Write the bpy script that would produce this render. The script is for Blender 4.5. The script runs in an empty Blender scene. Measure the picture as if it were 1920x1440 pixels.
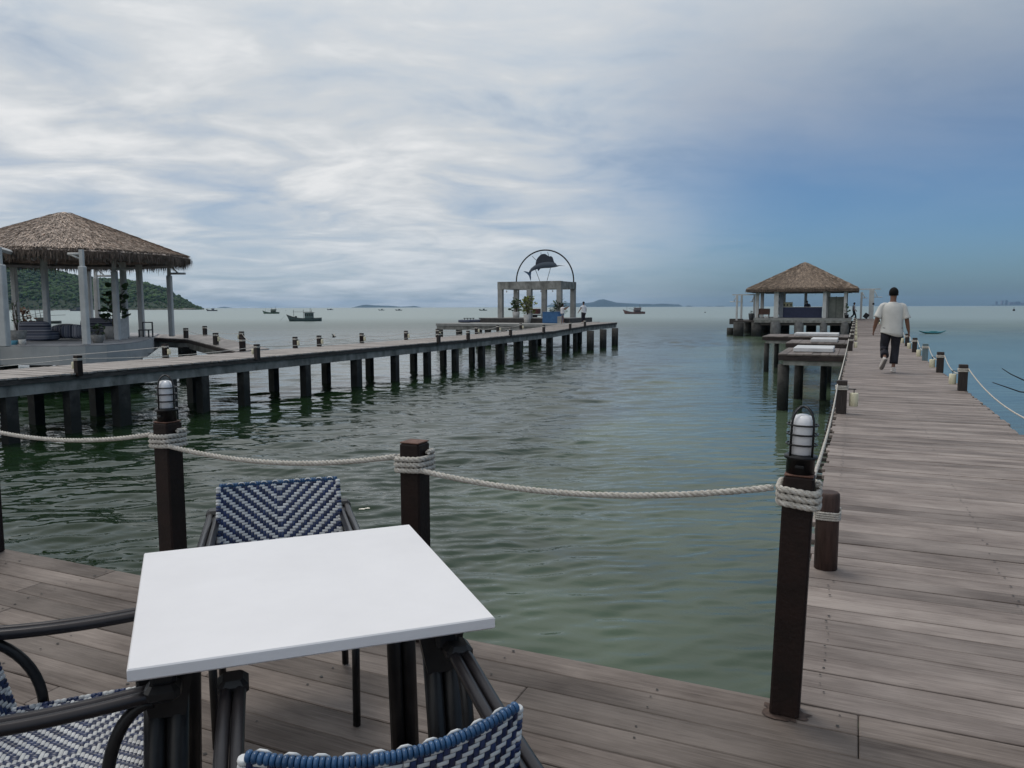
import bpy, math, random
from mathutils import Vector, Matrix, Euler, noise
random.seed(7)
R_ = math.radians
scene = bpy.context.scene
col = scene.collection
# ---------------------------------------------------------------- camera, world, sun, exposure
H = 1.45                      # eye height above the terrace deck (deck top is z = 0)
F = 1440.0                    # focal length in pixels of the 1920 px wide picture
YAW, PITCH, ROLL = R_(24.1), math.atan(144.5 / 1440), 0.0028
WATER = -1.75
cd = bpy.data.cameras.new('camera'); cam = bpy.data.objects.new('camera', cd); col.objects.link(cam)
CM = (Matrix.Rotation(YAW, 4, 'Z') @ Matrix.Rotation(math.pi / 2 - PITCH, 4, 'X') @ Matrix.Rotation(-ROLL, 4, 'Z'))
cam.matrix_world = Matrix.Translation((0, 0, H)) @ CM
cd.sensor_width = 36; cd.lens = 36 * F / 1920; cd.clip_start = 0.02; cd.clip_end = 60000
scene.camera = cam
C3 = CM.to_3x3()
def ray(px, py): return C3 @ Vector(((px - 960) / F, -(py - 720) / F, -1.0))
def at(px, py, z=0.0):
    d = ray(px, py); return Vector((0, 0, H)) + d * ((z - H) / d.z)
def atd(px, py, Z):
    return Vector((0, 0, H)) + ray(px, py) * Z
def on_x(px, x):              # distance along +Y where the sight line of a column meets the plane X = x
    d = ray(px, 640); return x / d.x * d.y
RIGHT = Vector((math.cos(YAW), math.sin(YAW), 0)); FWD = Vector((-math.sin(YAW), math.cos(YAW), 0))

SUN_EL, SUN_AZ = R_(70), math.atan2(-0.80, 0.60)      # direction towards the sun: left of +Y
sd = bpy.data.lights.new('sun', 'SUN'); so = bpy.data.objects.new('sun', sd); col.objects.link(so)
sd.energy = 1.1; sd.angle = R_(15.0); sd.color = (1.0, 0.95, 0.87)
sv = Vector((-0.80 * math.cos(SUN_EL), 0.60 * math.cos(SUN_EL), math.sin(SUN_EL)))
so.rotation_euler = sv.to_track_quat('Z', 'Y').to_euler()
scene.view_settings.view_transform = 'Standard'; scene.view_settings.look = 'None'
scene.view_settings.exposure = 0.0; scene.view_settings.gamma = 1.0

def build_world():
    w = bpy.data.worlds.new('World'); scene.world = w; w.use_nodes = True
    nt = w.node_tree; N = nt.nodes; L = nt.links; N.clear()
    out = N.new('ShaderNodeOutputWorld')
    sky = N.new('ShaderNodeTexSky'); sky.sky_type = 'NISHITA'; sky.sun_disc = False
    sky.sun_elevation = SUN_EL; sky.sun_rotation = SUN_AZ; sky.air_density = 1.0; sky.dust_density = 1.5; sky.ozone_density = 1.5
    bs = N.new('ShaderNodeBackground'); bs.inputs['Strength'].default_value = 0.10
    hs = N.new('ShaderNodeMix'); hs.data_type = 'RGBA'; hs.blend_type = 'MULTIPLY'; hs.inputs[0].default_value = 1
    L.new(sky.outputs[0], hs.inputs[6]); L.new(hs.outputs[2], bs.inputs['Color'])
    tc = N.new('ShaderNodeTexCoord')
    mp = N.new('ShaderNodeMapping'); mp.inputs['Rotation'].default_value = (0, 0, -YAW)
    L.new(tc.outputs['Generated'], mp.inputs['Vector'])
    sp = N.new('ShaderNodeSeparateXYZ'); L.new(mp.outputs[0], sp.inputs[0])   # x right, y towards the view, z up
    def M(op, a, b=None, c=None, clamp=False):
        n = N.new('ShaderNodeMath'); n.operation = op; n.use_clamp = clamp
        for i, v in enumerate((a, b, c)):
            if v is None: continue
            if isinstance(v, (int, float)): n.inputs[i].default_value = v
            else: L.new(v, n.inputs[i])
        return n.outputs[0]
    def MR(v, a, b, c=0.0, d=1.0, smooth=True):
        n = N.new('ShaderNodeMapRange'); n.interpolation_type = 'SMOOTHSTEP' if smooth else 'LINEAR'
        L.new(v, n.inputs[0])
        for i, q in zip((1, 2, 3, 4), (a, b, c, d)): n.inputs[i].default_value = q
        return n.outputs[0]
    x, y, z = sp.outputs[0], sp.outputs[1], sp.outputs[2]
    tr = N.new('ShaderNodeValToRGB'); tr.color_ramp.elements[0].color = (0.41, 0.67, 1.0, 1); tr.color_ramp.elements[1].color = (0.37, 0.485, 0.55, 1); q = tr.color_ramp.elements.new(0.13); q.color = (0.335, 0.46, 0.585, 1)
    tr.color_ramp.elements[0].position = 0.0; tr.color_ramp.elements[1].position = 0.30
    L.new(z, tr.inputs[0]); L.new(tr.outputs[0], hs.inputs[7])
    zz = M('ADD', M('MAXIMUM', z, 0.0), 0.14)
    u = M('DIVIDE', x, zz); v = M('DIVIDE', y, zz)
    cb = N.new('ShaderNodeCombineXYZ'); L.new(u, cb.inputs[0]); L.new(v, cb.inputs[1])
    def noise_(scale, detail, rough, loc=(0, 0, 0), sc=(1, 1, 1), dist=0.0, vec=None):
        m = N.new('ShaderNodeMapping'); m.inputs['Location'].default_value = loc; m.inputs['Scale'].default_value = sc
        L.new(vec or cb.outputs[0], m.inputs[0])
        n = N.new('ShaderNodeTexNoise'); n.inputs['Scale'].default_value = scale; n.inputs['Detail'].default_value = detail
        n.inputs['Roughness'].default_value = rough; n.inputs['Distortion'].default_value = dist
        L.new(m.outputs[0], n.inputs['Vector']); return n.outputs['Fac']
    # how much cloud stands in each direction: clear towards the low right, veiled above
    n1 = noise_(0.55, 7, 0.55, (3.1, 1.7, 0), (1, 0.8, 1), 0.4)
    n2 = noise_(1.7, 8, 0.56, (7.3, 4.1, 0), (1, 1.25, 1), 0.7)
    n3 = noise_(5.5, 7, 0.58, (1.3, 8.8, 0), (0.8, 1.3, 1), 0.3)
    az = M('DIVIDE', x, M('MAXIMUM', y, 0.05))
    right = MR(M('ADD', az, M('MULTIPLY', n2, 0.22)), 0.12, 0.50)
    high = MR(M('ADD', z, M('MULTIPLY', n1, 0.16)), 0.17, 0.50)
    clear = M('MULTIPLY', right, M('SUBTRACT', 1.0, high))
    cover = M('ADD', M('MULTIPLY', n1, 0.45), M('MULTIPLY', n2, 0.55))
    cover = MR(M('ADD', cover, M('MULTIPLY', high, 0.22)), 0.34, 0.60, 0.60, 1.0)
    fac = M('MULTIPLY', cover, M('SUBTRACT', 1.0, M('MULTIPLY', clear, 0.97)))
    # thin grey-blue cloud against bright ragged cloud
    cr = N.new('ShaderNodeValToRGB'); e = cr.color_ramp.elements
    e[0].position = 0.36
    e[1].position = 0.66; e[1].color = (0.76, 0.77, 0.78, 1)
    k = e.new(0.47); k.color = (0.48, 0.545, 0.62, 1)
    k = e.new(0.57); k.color = (0.59, 0.62, 0.65, 1)
    e[0].color = (0.35, 0.43, 0.53, 1)
    shade = M('ADD', M('MULTIPLY', n1, 0.42), M('ADD', M('MULTIPLY', n2, 0.42), M('MULTIPLY', n3, 0.17)))
    calm = MR(az, 0.0, 0.55, 1.0, 0.45)
    shade = M('ADD', M('MULTIPLY', M('SUBTRACT', shade, 0.5), calm), 0.5)
    shade = M('ADD', shade, M('MULTIPLY', M('SUBTRACT', 0.25, az), 0.10))
    L.new(shade, cr.inputs[0])
    lowm = N.new('ShaderNodeMix'); lowm.data_type = 'RGBA'; L.new(MR(z, 0.02, 0.16, 0.50, 0.0), lowm.inputs[0]); L.new(cr.outputs[0], lowm.inputs[6]); lowm.inputs[7].default_value = (0.42, 0.51, 0.60, 1)
    bc = N.new('ShaderNodeBackground'); L.new(lowm.outputs[2], bc.inputs['Color'])
    L.new(M('MULTIPLY', MR(az, 0.05, 0.60, 1.06, 0.90), MR(z, 0.22, 0.50, 1.0, 1.12)), bc.inputs['Strength'])
    mx = N.new('ShaderNodeMixShader'); L.new(fac, mx.inputs[0]); L.new(bs.outputs[0], mx.inputs[1]); L.new(bc.outputs[0], mx.inputs[2])
    L.new(mx.outputs[0], out.inputs['Surface'])
build_world()
#WORLD_END
# ---------------------------------------------------------------- materials
MATS = {}
def mat(name, c1, c2=None, scale=6, rough=0.7, metal=0.0, bump=0.0, bscale=None, stretch=(1, 1, 1), island=0.0, detail=5, spec=0.5, ramp=(0.35, 0.65), coat=0.0, tide=None):
    if name in MATS: return MATS[name]
    m = bpy.data.materials.new(name); m.use_nodes = True; nt = m.node_tree; N = nt.nodes; L = nt.links
    p = N['Principled BSDF']; p.inputs['Roughness'].default_value = rough; p.inputs['Metallic'].default_value = metal
    p.inputs['Specular IOR Level'].default_value = spec; p.inputs['Coat Weight'].default_value = coat
    tc = N.new('ShaderNodeTexCoord'); mp = N.new('ShaderNodeMapping'); mp.inputs['Scale'].default_value = stretch
    L.new(tc.outputs['Object'], mp.inputs[0]); vec = mp.outputs[0]
    geo = None
    if island:
        geo = N.new('ShaderNodeNewGeometry')
        va = N.new('ShaderNodeVectorMath'); va.operation = 'ADD'; vm = N.new('ShaderNodeVectorMath'); vm.operation = 'SCALE'
        cc = N.new('ShaderNodeCombineXYZ')
        for i in range(3): L.new(geo.outputs['Random Per Island'], cc.inputs[i])
        L.new(cc.outputs[0], vm.inputs[0]); vm.inputs['Scale'].default_value = 37.0
        L.new(vec, va.inputs[0]); L.new(vm.outputs[0], va.inputs[1]); vec = va.outputs[0]
    c2 = c2 or tuple(min(1, v * 1.25) for v in c1)
    nz = N.new('ShaderNodeTexNoise'); nz.inputs['Scale'].default_value = scale; nz.inputs['Detail'].default_value = detail
    nz.inputs['Roughness'].default_value = 0.6
    L.new(vec, nz.inputs['Vector'])
    cr = N.new('ShaderNodeValToRGB'); cr.color_ramp.elements[0].position = ramp[0]; cr.color_ramp.elements[1].position = ramp[1]
    cr.color_ramp.elements[0].color = (*c1, 1); cr.color_ramp.elements[1].color = (*c2, 1)
    L.new(nz.outputs['Fac'], cr.inputs[0]); cout = cr.outputs[0]
    if island:
        mr = N.new('ShaderNodeMapRange'); L.new(geo.outputs['Random Per Island'], mr.inputs[0])
        mr.inputs[3].default_value = 1 - island; mr.inputs[4].default_value = 1 + island
        vs = N.new('ShaderNodeVectorMath'); vs.operation = 'SCALE'; L.new(cout, vs.inputs[0]); L.new(mr.outputs[0], vs.inputs['Scale']); cout = vs.outputs[0]
    if tide:                                                  # weed and wet stain that grows up to the high-water mark
        g2 = N.new('ShaderNodeNewGeometry'); s2 = N.new('ShaderNodeSeparateXYZ'); L.new(g2.outputs['Position'], s2.inputs[0])
        ad = N.new('ShaderNodeMath'); ad.operation = 'MULTIPLY_ADD'; L.new(nz.outputs['Fac'], ad.inputs[0]); ad.inputs[1].default_value = 0.5; L.new(s2.outputs[2], ad.inputs[2])
        mr2 = N.new('ShaderNodeMapRange'); L.new(ad.outputs[0], mr2.inputs[0]); mr2.inputs[1].default_value = tide; mr2.inputs[2].default_value = tide + 0.35
        mx = N.new('ShaderNodeMix'); mx.data_type = 'RGBA'; L.new(mr2.outputs[0], mx.inputs[0]); mx.inputs[6].default_value = (0.012, 0.014, 0.012, 1); L.new(cout, mx.inputs[7]); cout = mx.outputs[2]
    L.new(cout, p.inputs['Base Color'])
    if bump:
        nb = N.new('ShaderNodeTexNoise'); nb.inputs['Scale'].default_value = bscale or scale * 3; nb.inputs['Detail'].default_value = 4
        L.new(vec, nb.inputs['Vector'])
        b = N.new('ShaderNodeBump'); b.inputs['Strength'].default_value = bump; b.inputs['Distance'].default_value = 0.02
        L.new(nb.outputs['Fac'], b.inputs['Height']); L.new(b.outputs[0], p.inputs['Normal'])
    MATS[name] = m; return m

def wood_mat(name, c1, c2, along='X', island=0.22, dark=(0.05, 0.04, 0.035), gs=1.0):
    """weathered plank: long grain along one axis, patches of silver wear and darker damp wood, a tint of its own per plank"""
    if name in MATS: return MATS[name]
    m = bpy.data.materials.new(name); m.use_nodes = True; nt = m.node_tree; N = nt.nodes; L = nt.links
    p = N['Principled BSDF']; p.inputs['Roughness'].default_value = 0.68; p.inputs['Specular IOR Level'].default_value = 0.35
    tc = N.new('ShaderNodeTexCoord'); geo = N.new('ShaderNodeNewGeometry')
    def vec(sc):
        mp = N.new('ShaderNodeMapping'); mp.inputs['Scale'].default_value = sc; L.new(tc.outputs['Object'], mp.inputs[0])
        cc = N.new('ShaderNodeCombineXYZ')
        for i in range(3): L.new(geo.outputs['Random Per Island'], cc.inputs[i])
        sc_ = N.new('ShaderNodeVectorMath'); sc_.operation = 'SCALE'; sc_.inputs['Scale'].default_value = 53; L.new(cc.outputs[0], sc_.inputs[0])
        va = N.new('ShaderNodeVectorMath'); va.operation = 'ADD'; L.new(mp.outputs[0], va.inputs[0]); L.new(sc_.outputs[0], va.inputs[1]); return va.outputs[0]
    s = (1.0, 26.0, 4.0) if along == 'X' else (26.0, 1.0, 4.0)
    def nz(scale, sc, det, rough=0.6, dist=0.0):
        n = N.new('ShaderNodeTexNoise'); n.inputs['Scale'].default_value = scale * gs; n.inputs['Detail'].default_value = det; n.inputs['Roughness'].default_value = rough
        n.inputs['Distortion'].default_value = dist; L.new(vec(sc), n.inputs['Vector']); return n.outputs['Fac']
    grain = nz(3.0, s, 6, 0.7, 0.6); patch = nz(1.4, (1, 2.2, 1) if along == 'X' else (2.2, 1, 1), 4, 0.6); fine = nz(9.0, s, 3)
    cr = N.new('ShaderNodeValToRGB'); e = cr.color_ramp.elements; e[0].position = 0.38; e[0].color = (*c1, 1); e[1].position = 0.68; e[1].color = (*c2, 1)
    ad = N.new('ShaderNodeMath'); ad.operation = 'MULTIPLY_ADD'; L.new(grain, ad.inputs[0]); ad.inputs[1].default_value = 0.40
    a2 = N.new('ShaderNodeMath'); a2.operation = 'MULTIPLY'; L.new(patch, a2.inputs[0]); a2.inputs[1].default_value = 0.66; L.new(a2.outputs[0], ad.inputs[2])
    L.new(ad.outputs[0], cr.inputs[0])
    dk = N.new('ShaderNodeMapRange'); L.new(fine, dk.inputs[0]); dk.inputs[1].default_value = 0.24; dk.inputs[2].default_value = 0.38
    mx = N.new('ShaderNodeMix'); mx.data_type = 'RGBA'; L.new(dk.outputs[0], mx.inputs[0]); mx.inputs[6].default_value = (*dark, 1); L.new(cr.outputs[0], mx.inputs[7])
    mr = N.new('ShaderNodeMapRange'); L.new(geo.outputs['Random Per Island'], mr.inputs[0]); mr.inputs[3].default_value = 1 - island; mr.inputs[4].default_value = 1 + island
    vs = N.new('ShaderNodeVectorMath'); vs.operation = 'SCALE'; L.new(mx.outputs[2], vs.inputs[0]); L.new(mr.outputs[0], vs.inputs['Scale'])
    L.new(vs.outputs[0], p.inputs['Base Color'])
    b = N.new('ShaderNodeBump'); b.inputs['Strength'].default_value = 0.5; b.inputs['Distance'].default_value = 0.004
    L.new(grain, b.inputs['Height']); L.new(b.outputs[0], p.inputs['Normal'])
    MATS[name] = m; return m

DECK = wood_mat('terrace_wood', (0.058, 0.042, 0.034), (0.23, 0.19, 0.165), 'X', 0.24)
PIERW = wood_mat('pier_wood', (0.115, 0.089, 0.077), (0.335, 0.282, 0.252), 'X', 0.22, (0.06, 0.047, 0.041))
PIERL = wood_mat('left_pier_wood', (0.24, 0.21, 0.19), (0.44, 0.40, 0.37), 'X', 0.16, (0.16, 0.14, 0.125))
BROWN = mat('brown_steel', (0.009, 0.0045, 0.0035), (0.018, 0.008, 0.006), 9, 0.6, spec=0.3, bump=0.15, bscale=60)
BROWNTOP = mat('rusty_cap', (0.10, 0.045, 0.03), (0.17, 0.085, 0.06), 30, 0.7, bump=0.4, bscale=90)
DARKWOOD = mat('dark_post_wood', (0.018, 0.013, 0.012), (0.045, 0.034, 0.030), 5, 0.75, bump=0.4, stretch=(14, 14, 1))
FASCIA = mat('fascia_wood', (0.035, 0.030, 0.027), (0.085, 0.075, 0.068), 5, 0.8, bump=0.4, stretch=(2, 1, 8))
CONC = mat('stained_concrete', (0.12, 0.12, 0.11), (0.31, 0.305, 0.285), 2.2, 0.9, bump=0.3, bscale=25, stretch=(1, 1, 0.6))
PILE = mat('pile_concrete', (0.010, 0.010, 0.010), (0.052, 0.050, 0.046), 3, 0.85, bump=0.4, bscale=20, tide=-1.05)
PALE = mat('pale_concrete', (0.22, 0.22, 0.21), (0.33, 0.325, 0.31), 1.6, 0.88, bump=0.2, bscale=22)
PLAST = mat('white_render', (0.34, 0.343, 0.34), (0.43, 0.433, 0.43), 1.2, 0.8, bump=0.1, bscale=20)
COLW = mat('white_column_paint', (0.46, 0.46, 0.45), (0.58, 0.58, 0.565), 2, 0.7, bump=0.1, bscale=30)
ROPE = mat('rope', (0.46, 0.43, 0.38), (0.70, 0.66, 0.60), 60, 0.9, bump=0.6, bscale=260)
BLACK = mat('black_metal', (0.007, 0.007, 0.008), (0.013, 0.013, 0.014), 20, 0.38, spec=0.35)
GUN = mat('anodised_tube', (0.022, 0.020, 0.023), (0.030, 0.028, 0.031), 12, 0.30, metal=0.55)
OPAL = mat('opal_glass', (0.74, 0.74, 0.76), (0.78, 0.78, 0.80), 4, 0.22, coat=0.3)
TABLE = mat('white_table_laminate', (0.74, 0.722, 0.73), (0.79, 0.772, 0.78), 3, 0.30, spec=0.4, bump=0.02, bscale=200)
WSTR = mat('white_weave', (0.52, 0.53, 0.54), (0.66, 0.67, 0.67), 30, 0.55, island=0.12)
BSTR = mat('navy_weave', (0.010, 0.020, 0.070), (0.018, 0.036, 0.105), 30, 0.35, island=0.35)
BROLL = mat('blue_wrap', (0.015, 0.060, 0.145), (0.025, 0.085, 0.19), 30, 0.3, island=0.2)
CREAM = mat('cream_lantern', (0.60, 0.56, 0.40), (0.70, 0.66, 0.48), 10, 0.6)
THATCH = mat('thatch', (0.25, 0.195, 0.16), (0.66, 0.54, 0.45), 5, 0.9, island=0.45, bump=0.3)
THATCHD = mat('thatch_dark', (0.075, 0.052, 0.038), (0.19, 0.14, 0.11), 5, 0.9, island=0.4)
THATCHB = mat('thatch_brown', (0.13, 0.095, 0.070), (0.32, 0.245, 0.185), 3, 0.9, island=0.4)
LEAF = mat('leaf', (0.022, 0.05, 0.018), (0.05, 0.10, 0.03), 9, 0.5, island=0.4)
LEAFY = mat('yellow_leaf', (0.10, 0.13, 0.025), (0.20, 0.22, 0.05), 9, 0.5, island=0.4)
BARK = mat('stem', (0.08, 0.06, 0.045), None, 12, 0.9)
POTC = mat('pot_concrete', (0.17, 0.165, 0.155), (0.28, 0.27, 0.255), 7, 0.9, bump=0.2)
POTW = mat('pot_white', (0.45, 0.44, 0.42), (0.58, 0.57, 0.55), 5, 0.8)
NAVY = mat('navy_panel', (0.012, 0.02, 0.065), (0.018, 0.028, 0.085), 3, 0.5)
BLUEP = mat('blue_tank_paint', (0.02, 0.09, 0.22), (0.03, 0.12, 0.27), 4, 0.5)
SKIN = mat('skin', (0.17, 0.085, 0.055), (0.21, 0.105, 0.07), 8, 0.6)
HAIR = mat('black_hair', (0.005, 0.0045, 0.0045), (0.010, 0.009, 0.009), 60, 0.75, spec=0.15, bump=0.5, bscale=200)
SHIRT = mat('off_white_linen', (0.56, 0.55, 0.52), (0.64, 0.63, 0.60), 5, 0.85, bump=0.35, bscale=7)
TROUS = mat('dark_cloth', (0.012, 0.012, 0.018), (0.02, 0.02, 0.03), 8, 0.9, bump=0.3, bscale=10)
SHOE = mat('white_shoe', (0.50, 0.46, 0.43), (0.6, 0.56, 0.52), 9, 0.6)
SOLE = mat('grey_sole', (0.14, 0.125, 0.115), (0.2, 0.18, 0.165), 20, 0.7)
# ---------------------------------------------------------------- mesh building
class MB:
    def __init__(s): s.v = []; s.f = []; s.m = []; s.mi = 0; s.sm = []
    def face(s, idx, smooth=False): s.f.append(idx); s.m.append(s.mi); s.sm.append(smooth)
    def poly(s, pts, smooth=False):
        b = len(s.v); s.v += [tuple(p) for p in pts]; s.face(list(range(b, b + len(pts))), smooth)
    def box(s, c, d, rz=0.0, M=None, bevel=0.0):
        x, y, z = d[0] / 2, d[1] / 2, d[2] / 2
        b = len(s.v); T = M if M is not None else Matrix.Translation(c) @ Matrix.Rotation(rz, 4, 'Z')
        if bevel <= 0:
            P = [(-x, -y, -z), (x, -y, -z), (x, y, -z), (-x, y, -z), (-x, -y, z), (x, -y, z), (x, y, z), (-x, y, z)]
            s.v += [tuple(T @ Vector(p)) for p in P]
            for q in ((3, 2, 1, 0), (4, 5, 6, 7), (0, 1, 5, 4), (1, 2, 6, 5), (2, 3, 7, 6), (3, 0, 4, 7)): s.face([b + i for i in q])
        else:
            e = min(bevel, x * .9, y * .9, z * .9)
            rings = [(-z, e), (-z + e, 0), (z - e, 0), (z, e)]
            for (zz, o) in rings:
                X, Y = x - o, y - o; c_ = min(e, X * .5, Y * .5) if o == 0 else min(e, X * .3, Y * .3)
                P = [(-X + c_, -Y), (X - c_, -Y), (X, -Y + c_), (X, Y - c_), (X - c_, Y), (-X + c_, Y), (-X, Y - c_), (-X, -Y + c_)]
                s.v += [tuple(T @ Vector((p[0], p[1], zz))) for p in P]
            s.face([b + i for i in range(7, -1, -1)]); s.face([b + 24 + i for i in range(8)])
            for r in range(3):
                for i in range(8):
                    j = (i + 1) % 8; s.face([b + r * 8 + i, b + r * 8 + j, b + r * 8 + 8 + j, b + r * 8 + 8 + i])
        return s
    def tube(s, pts, r, n=8, cap=True, closed=False, smooth=True, up=None, flat=1.0):
        pts = [Vector(p) for p in pts]; k = len(pts); b = len(s.v)
        rr = r if isinstance(r, (list, tuple)) else [r] * k
        u = None
        for i, p in enumerate(pts):
            if closed: t = (pts[(i + 1) % k] - pts[i - 1])
            else: t = pts[min(i + 1, k - 1)] - pts[max(i - 1, 0)]
            if t.length < 1e-9: t = Vector((0, 0, 1))
            t.normalize()
            if u is None:
                u = Vector(up) if up is not None else (Vector((0, 0, 1)) if abs(t.z) < 0.9 else Vector((1, 0, 0)))
            u = (u - t * u.dot(t));
            if u.length < 1e-6: u = t.orthogonal()
            u.normalize(); w = t.cross(u)
            for j in range(n):
                a = 2 * math.pi * j / n
                s.v.append(tuple(p + (u * math.cos(a) + w * math.sin(a) * flat) * rr[i]))
        for i in range(k if closed else k - 1):
            i2 = (i + 1) % k
            for j in range(n):
                j2 = (j + 1) % n
                s.face([b + i * n + j, b + i * n + j2, b + i2 * n + j2, b + i2 * n + j], smooth)
        if cap and not closed:
            s.face([b + j for j in range(n - 1, -1, -1)]); s.face([b + (k - 1) * n + j for j in range(n)])
        return s
    def lathe(s, prof, c=(0, 0, 0), n=20, smooth=True, M=None):
        b = len(s.v); T = M if M is not None else Matrix.Translation(c)
        for (r, z) in prof:
            for j in range(n):
                a = 2 * math.pi * j / n; s.v.append(tuple(T @ Vector((r * math.cos(a), r * math.sin(a), z))))
        for i in range(len(prof) - 1):
            for j in range(n):
                j2 = (j + 1) % n; s.face([b + i * n + j, b + i * n + j2, b + (i + 1) * n + j2, b + (i + 1) * n + j], smooth)
        if prof[0][0] > 1e-4: s.face([b + j for j in range(n - 1, -1, -1)])
        if prof[-1][0] > 1e-4: s.face([b + (len(prof) - 1) * n + j for j in range(n)])
        return s
    def rings(s, R, smooth=True, cap=True):           # loft through rings of equal point counts
        b = len(s.v); n = len(R[0])
        for r in R: s.v += [tuple(p) for p in r]
        for i in range(len(R) - 1):
            for j in range(n):
                j2 = (j + 1) % n; s.face([b + i * n + j, b + i * n + j2, b + (i + 1) * n + j2, b + (i + 1) * n + j], smooth)
        if cap: s.face([b + j for j in range(n - 1, -1, -1)]); s.face([b + (len(R) - 1) * n + j for j in range(n)])
        return s
    def prism(s, pts, z0, z1, M=None):                # polygon (x,y) pulled from z0 to z1, or through matrix M
        T = M if M is not None else Matrix.Identity(4); b = len(s.v); n = len(pts)
        s.v += [tuple(T @ Vector((p[0], p[1], z0))) for p in pts] + [tuple(T @ Vector((p[0], p[1], z1))) for p in pts]
        s.face([b + i for i in range(n - 1, -1, -1)]); s.face([b + n + i for i in range(n)])
        for i in range(n):
            j = (i + 1) % n; s.face([b + i, b + j, b + n + j, b + n + i])
        return s
    def build(s, name, mats, parent=None, world=False, shade=None):
        me = bpy.data.meshes.new(name); vs = s.v
        if world and parent is not None:
            inv = (Matrix.Translation(parent.location) @ parent.rotation_euler.to_matrix().to_4x4()).inverted()
            vs = [tuple(inv @ Vector(v)) for v in vs]
        me.from_pydata(vs, [], s.f)
        ms = mats if isinstance(mats, (list, tuple)) else [mats]
        for m in ms: me.materials.append(m)
        me.polygons.foreach_set('material_index', s.m); me.polygons.foreach_set('use_smooth', s.sm)
        me.update(); o = bpy.data.objects.new(name, me); col.objects.link(o)
        if parent is not None: o.parent = parent
        return o
def tag(o, label=None, cat=None, group=None, kind=None):
    if label: o['label'] = label
    if cat: o['category'] = cat
    if group: o['group'] = group
    if kind: o['kind'] = kind
    return o
def thing(name, loc, label, cat, rz=0.0, group=None):
    o = bpy.data.objects.new(name, None); o.empty_display_size = 0.1; col.objects.link(o); o.location = loc; o.rotation_euler = (0, 0, rz)
    return tag(o, label, cat, group)
KIDS = {}
def copy_tree(o, parent=None, loc=None, rz=None, label=None):
    c = o.copy(); col.objects.link(c)
    if parent is not None: c.parent = parent
    if loc is not None: c.location = loc
    if rz is not None: c.rotation_euler = (0, 0, rz)
    if label: c['label'] = label
    for ch in [q for q in list(col.objects) if q.parent == o]: copy_tree(ch, c)
    return c
ORD = ['first', 'second', 'third', 'fourth', 'fifth', 'sixth', 'seventh', 'eighth', 'ninth', 'tenth', 'eleventh', 'twelfth', 'thirteenth', 'fourteenth', 'fifteenth', 'sixteenth', 'seventeenth', 'eighteenth', 'nineteenth', 'twentieth']
def U(a, b): return random.uniform(a, b)
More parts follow.
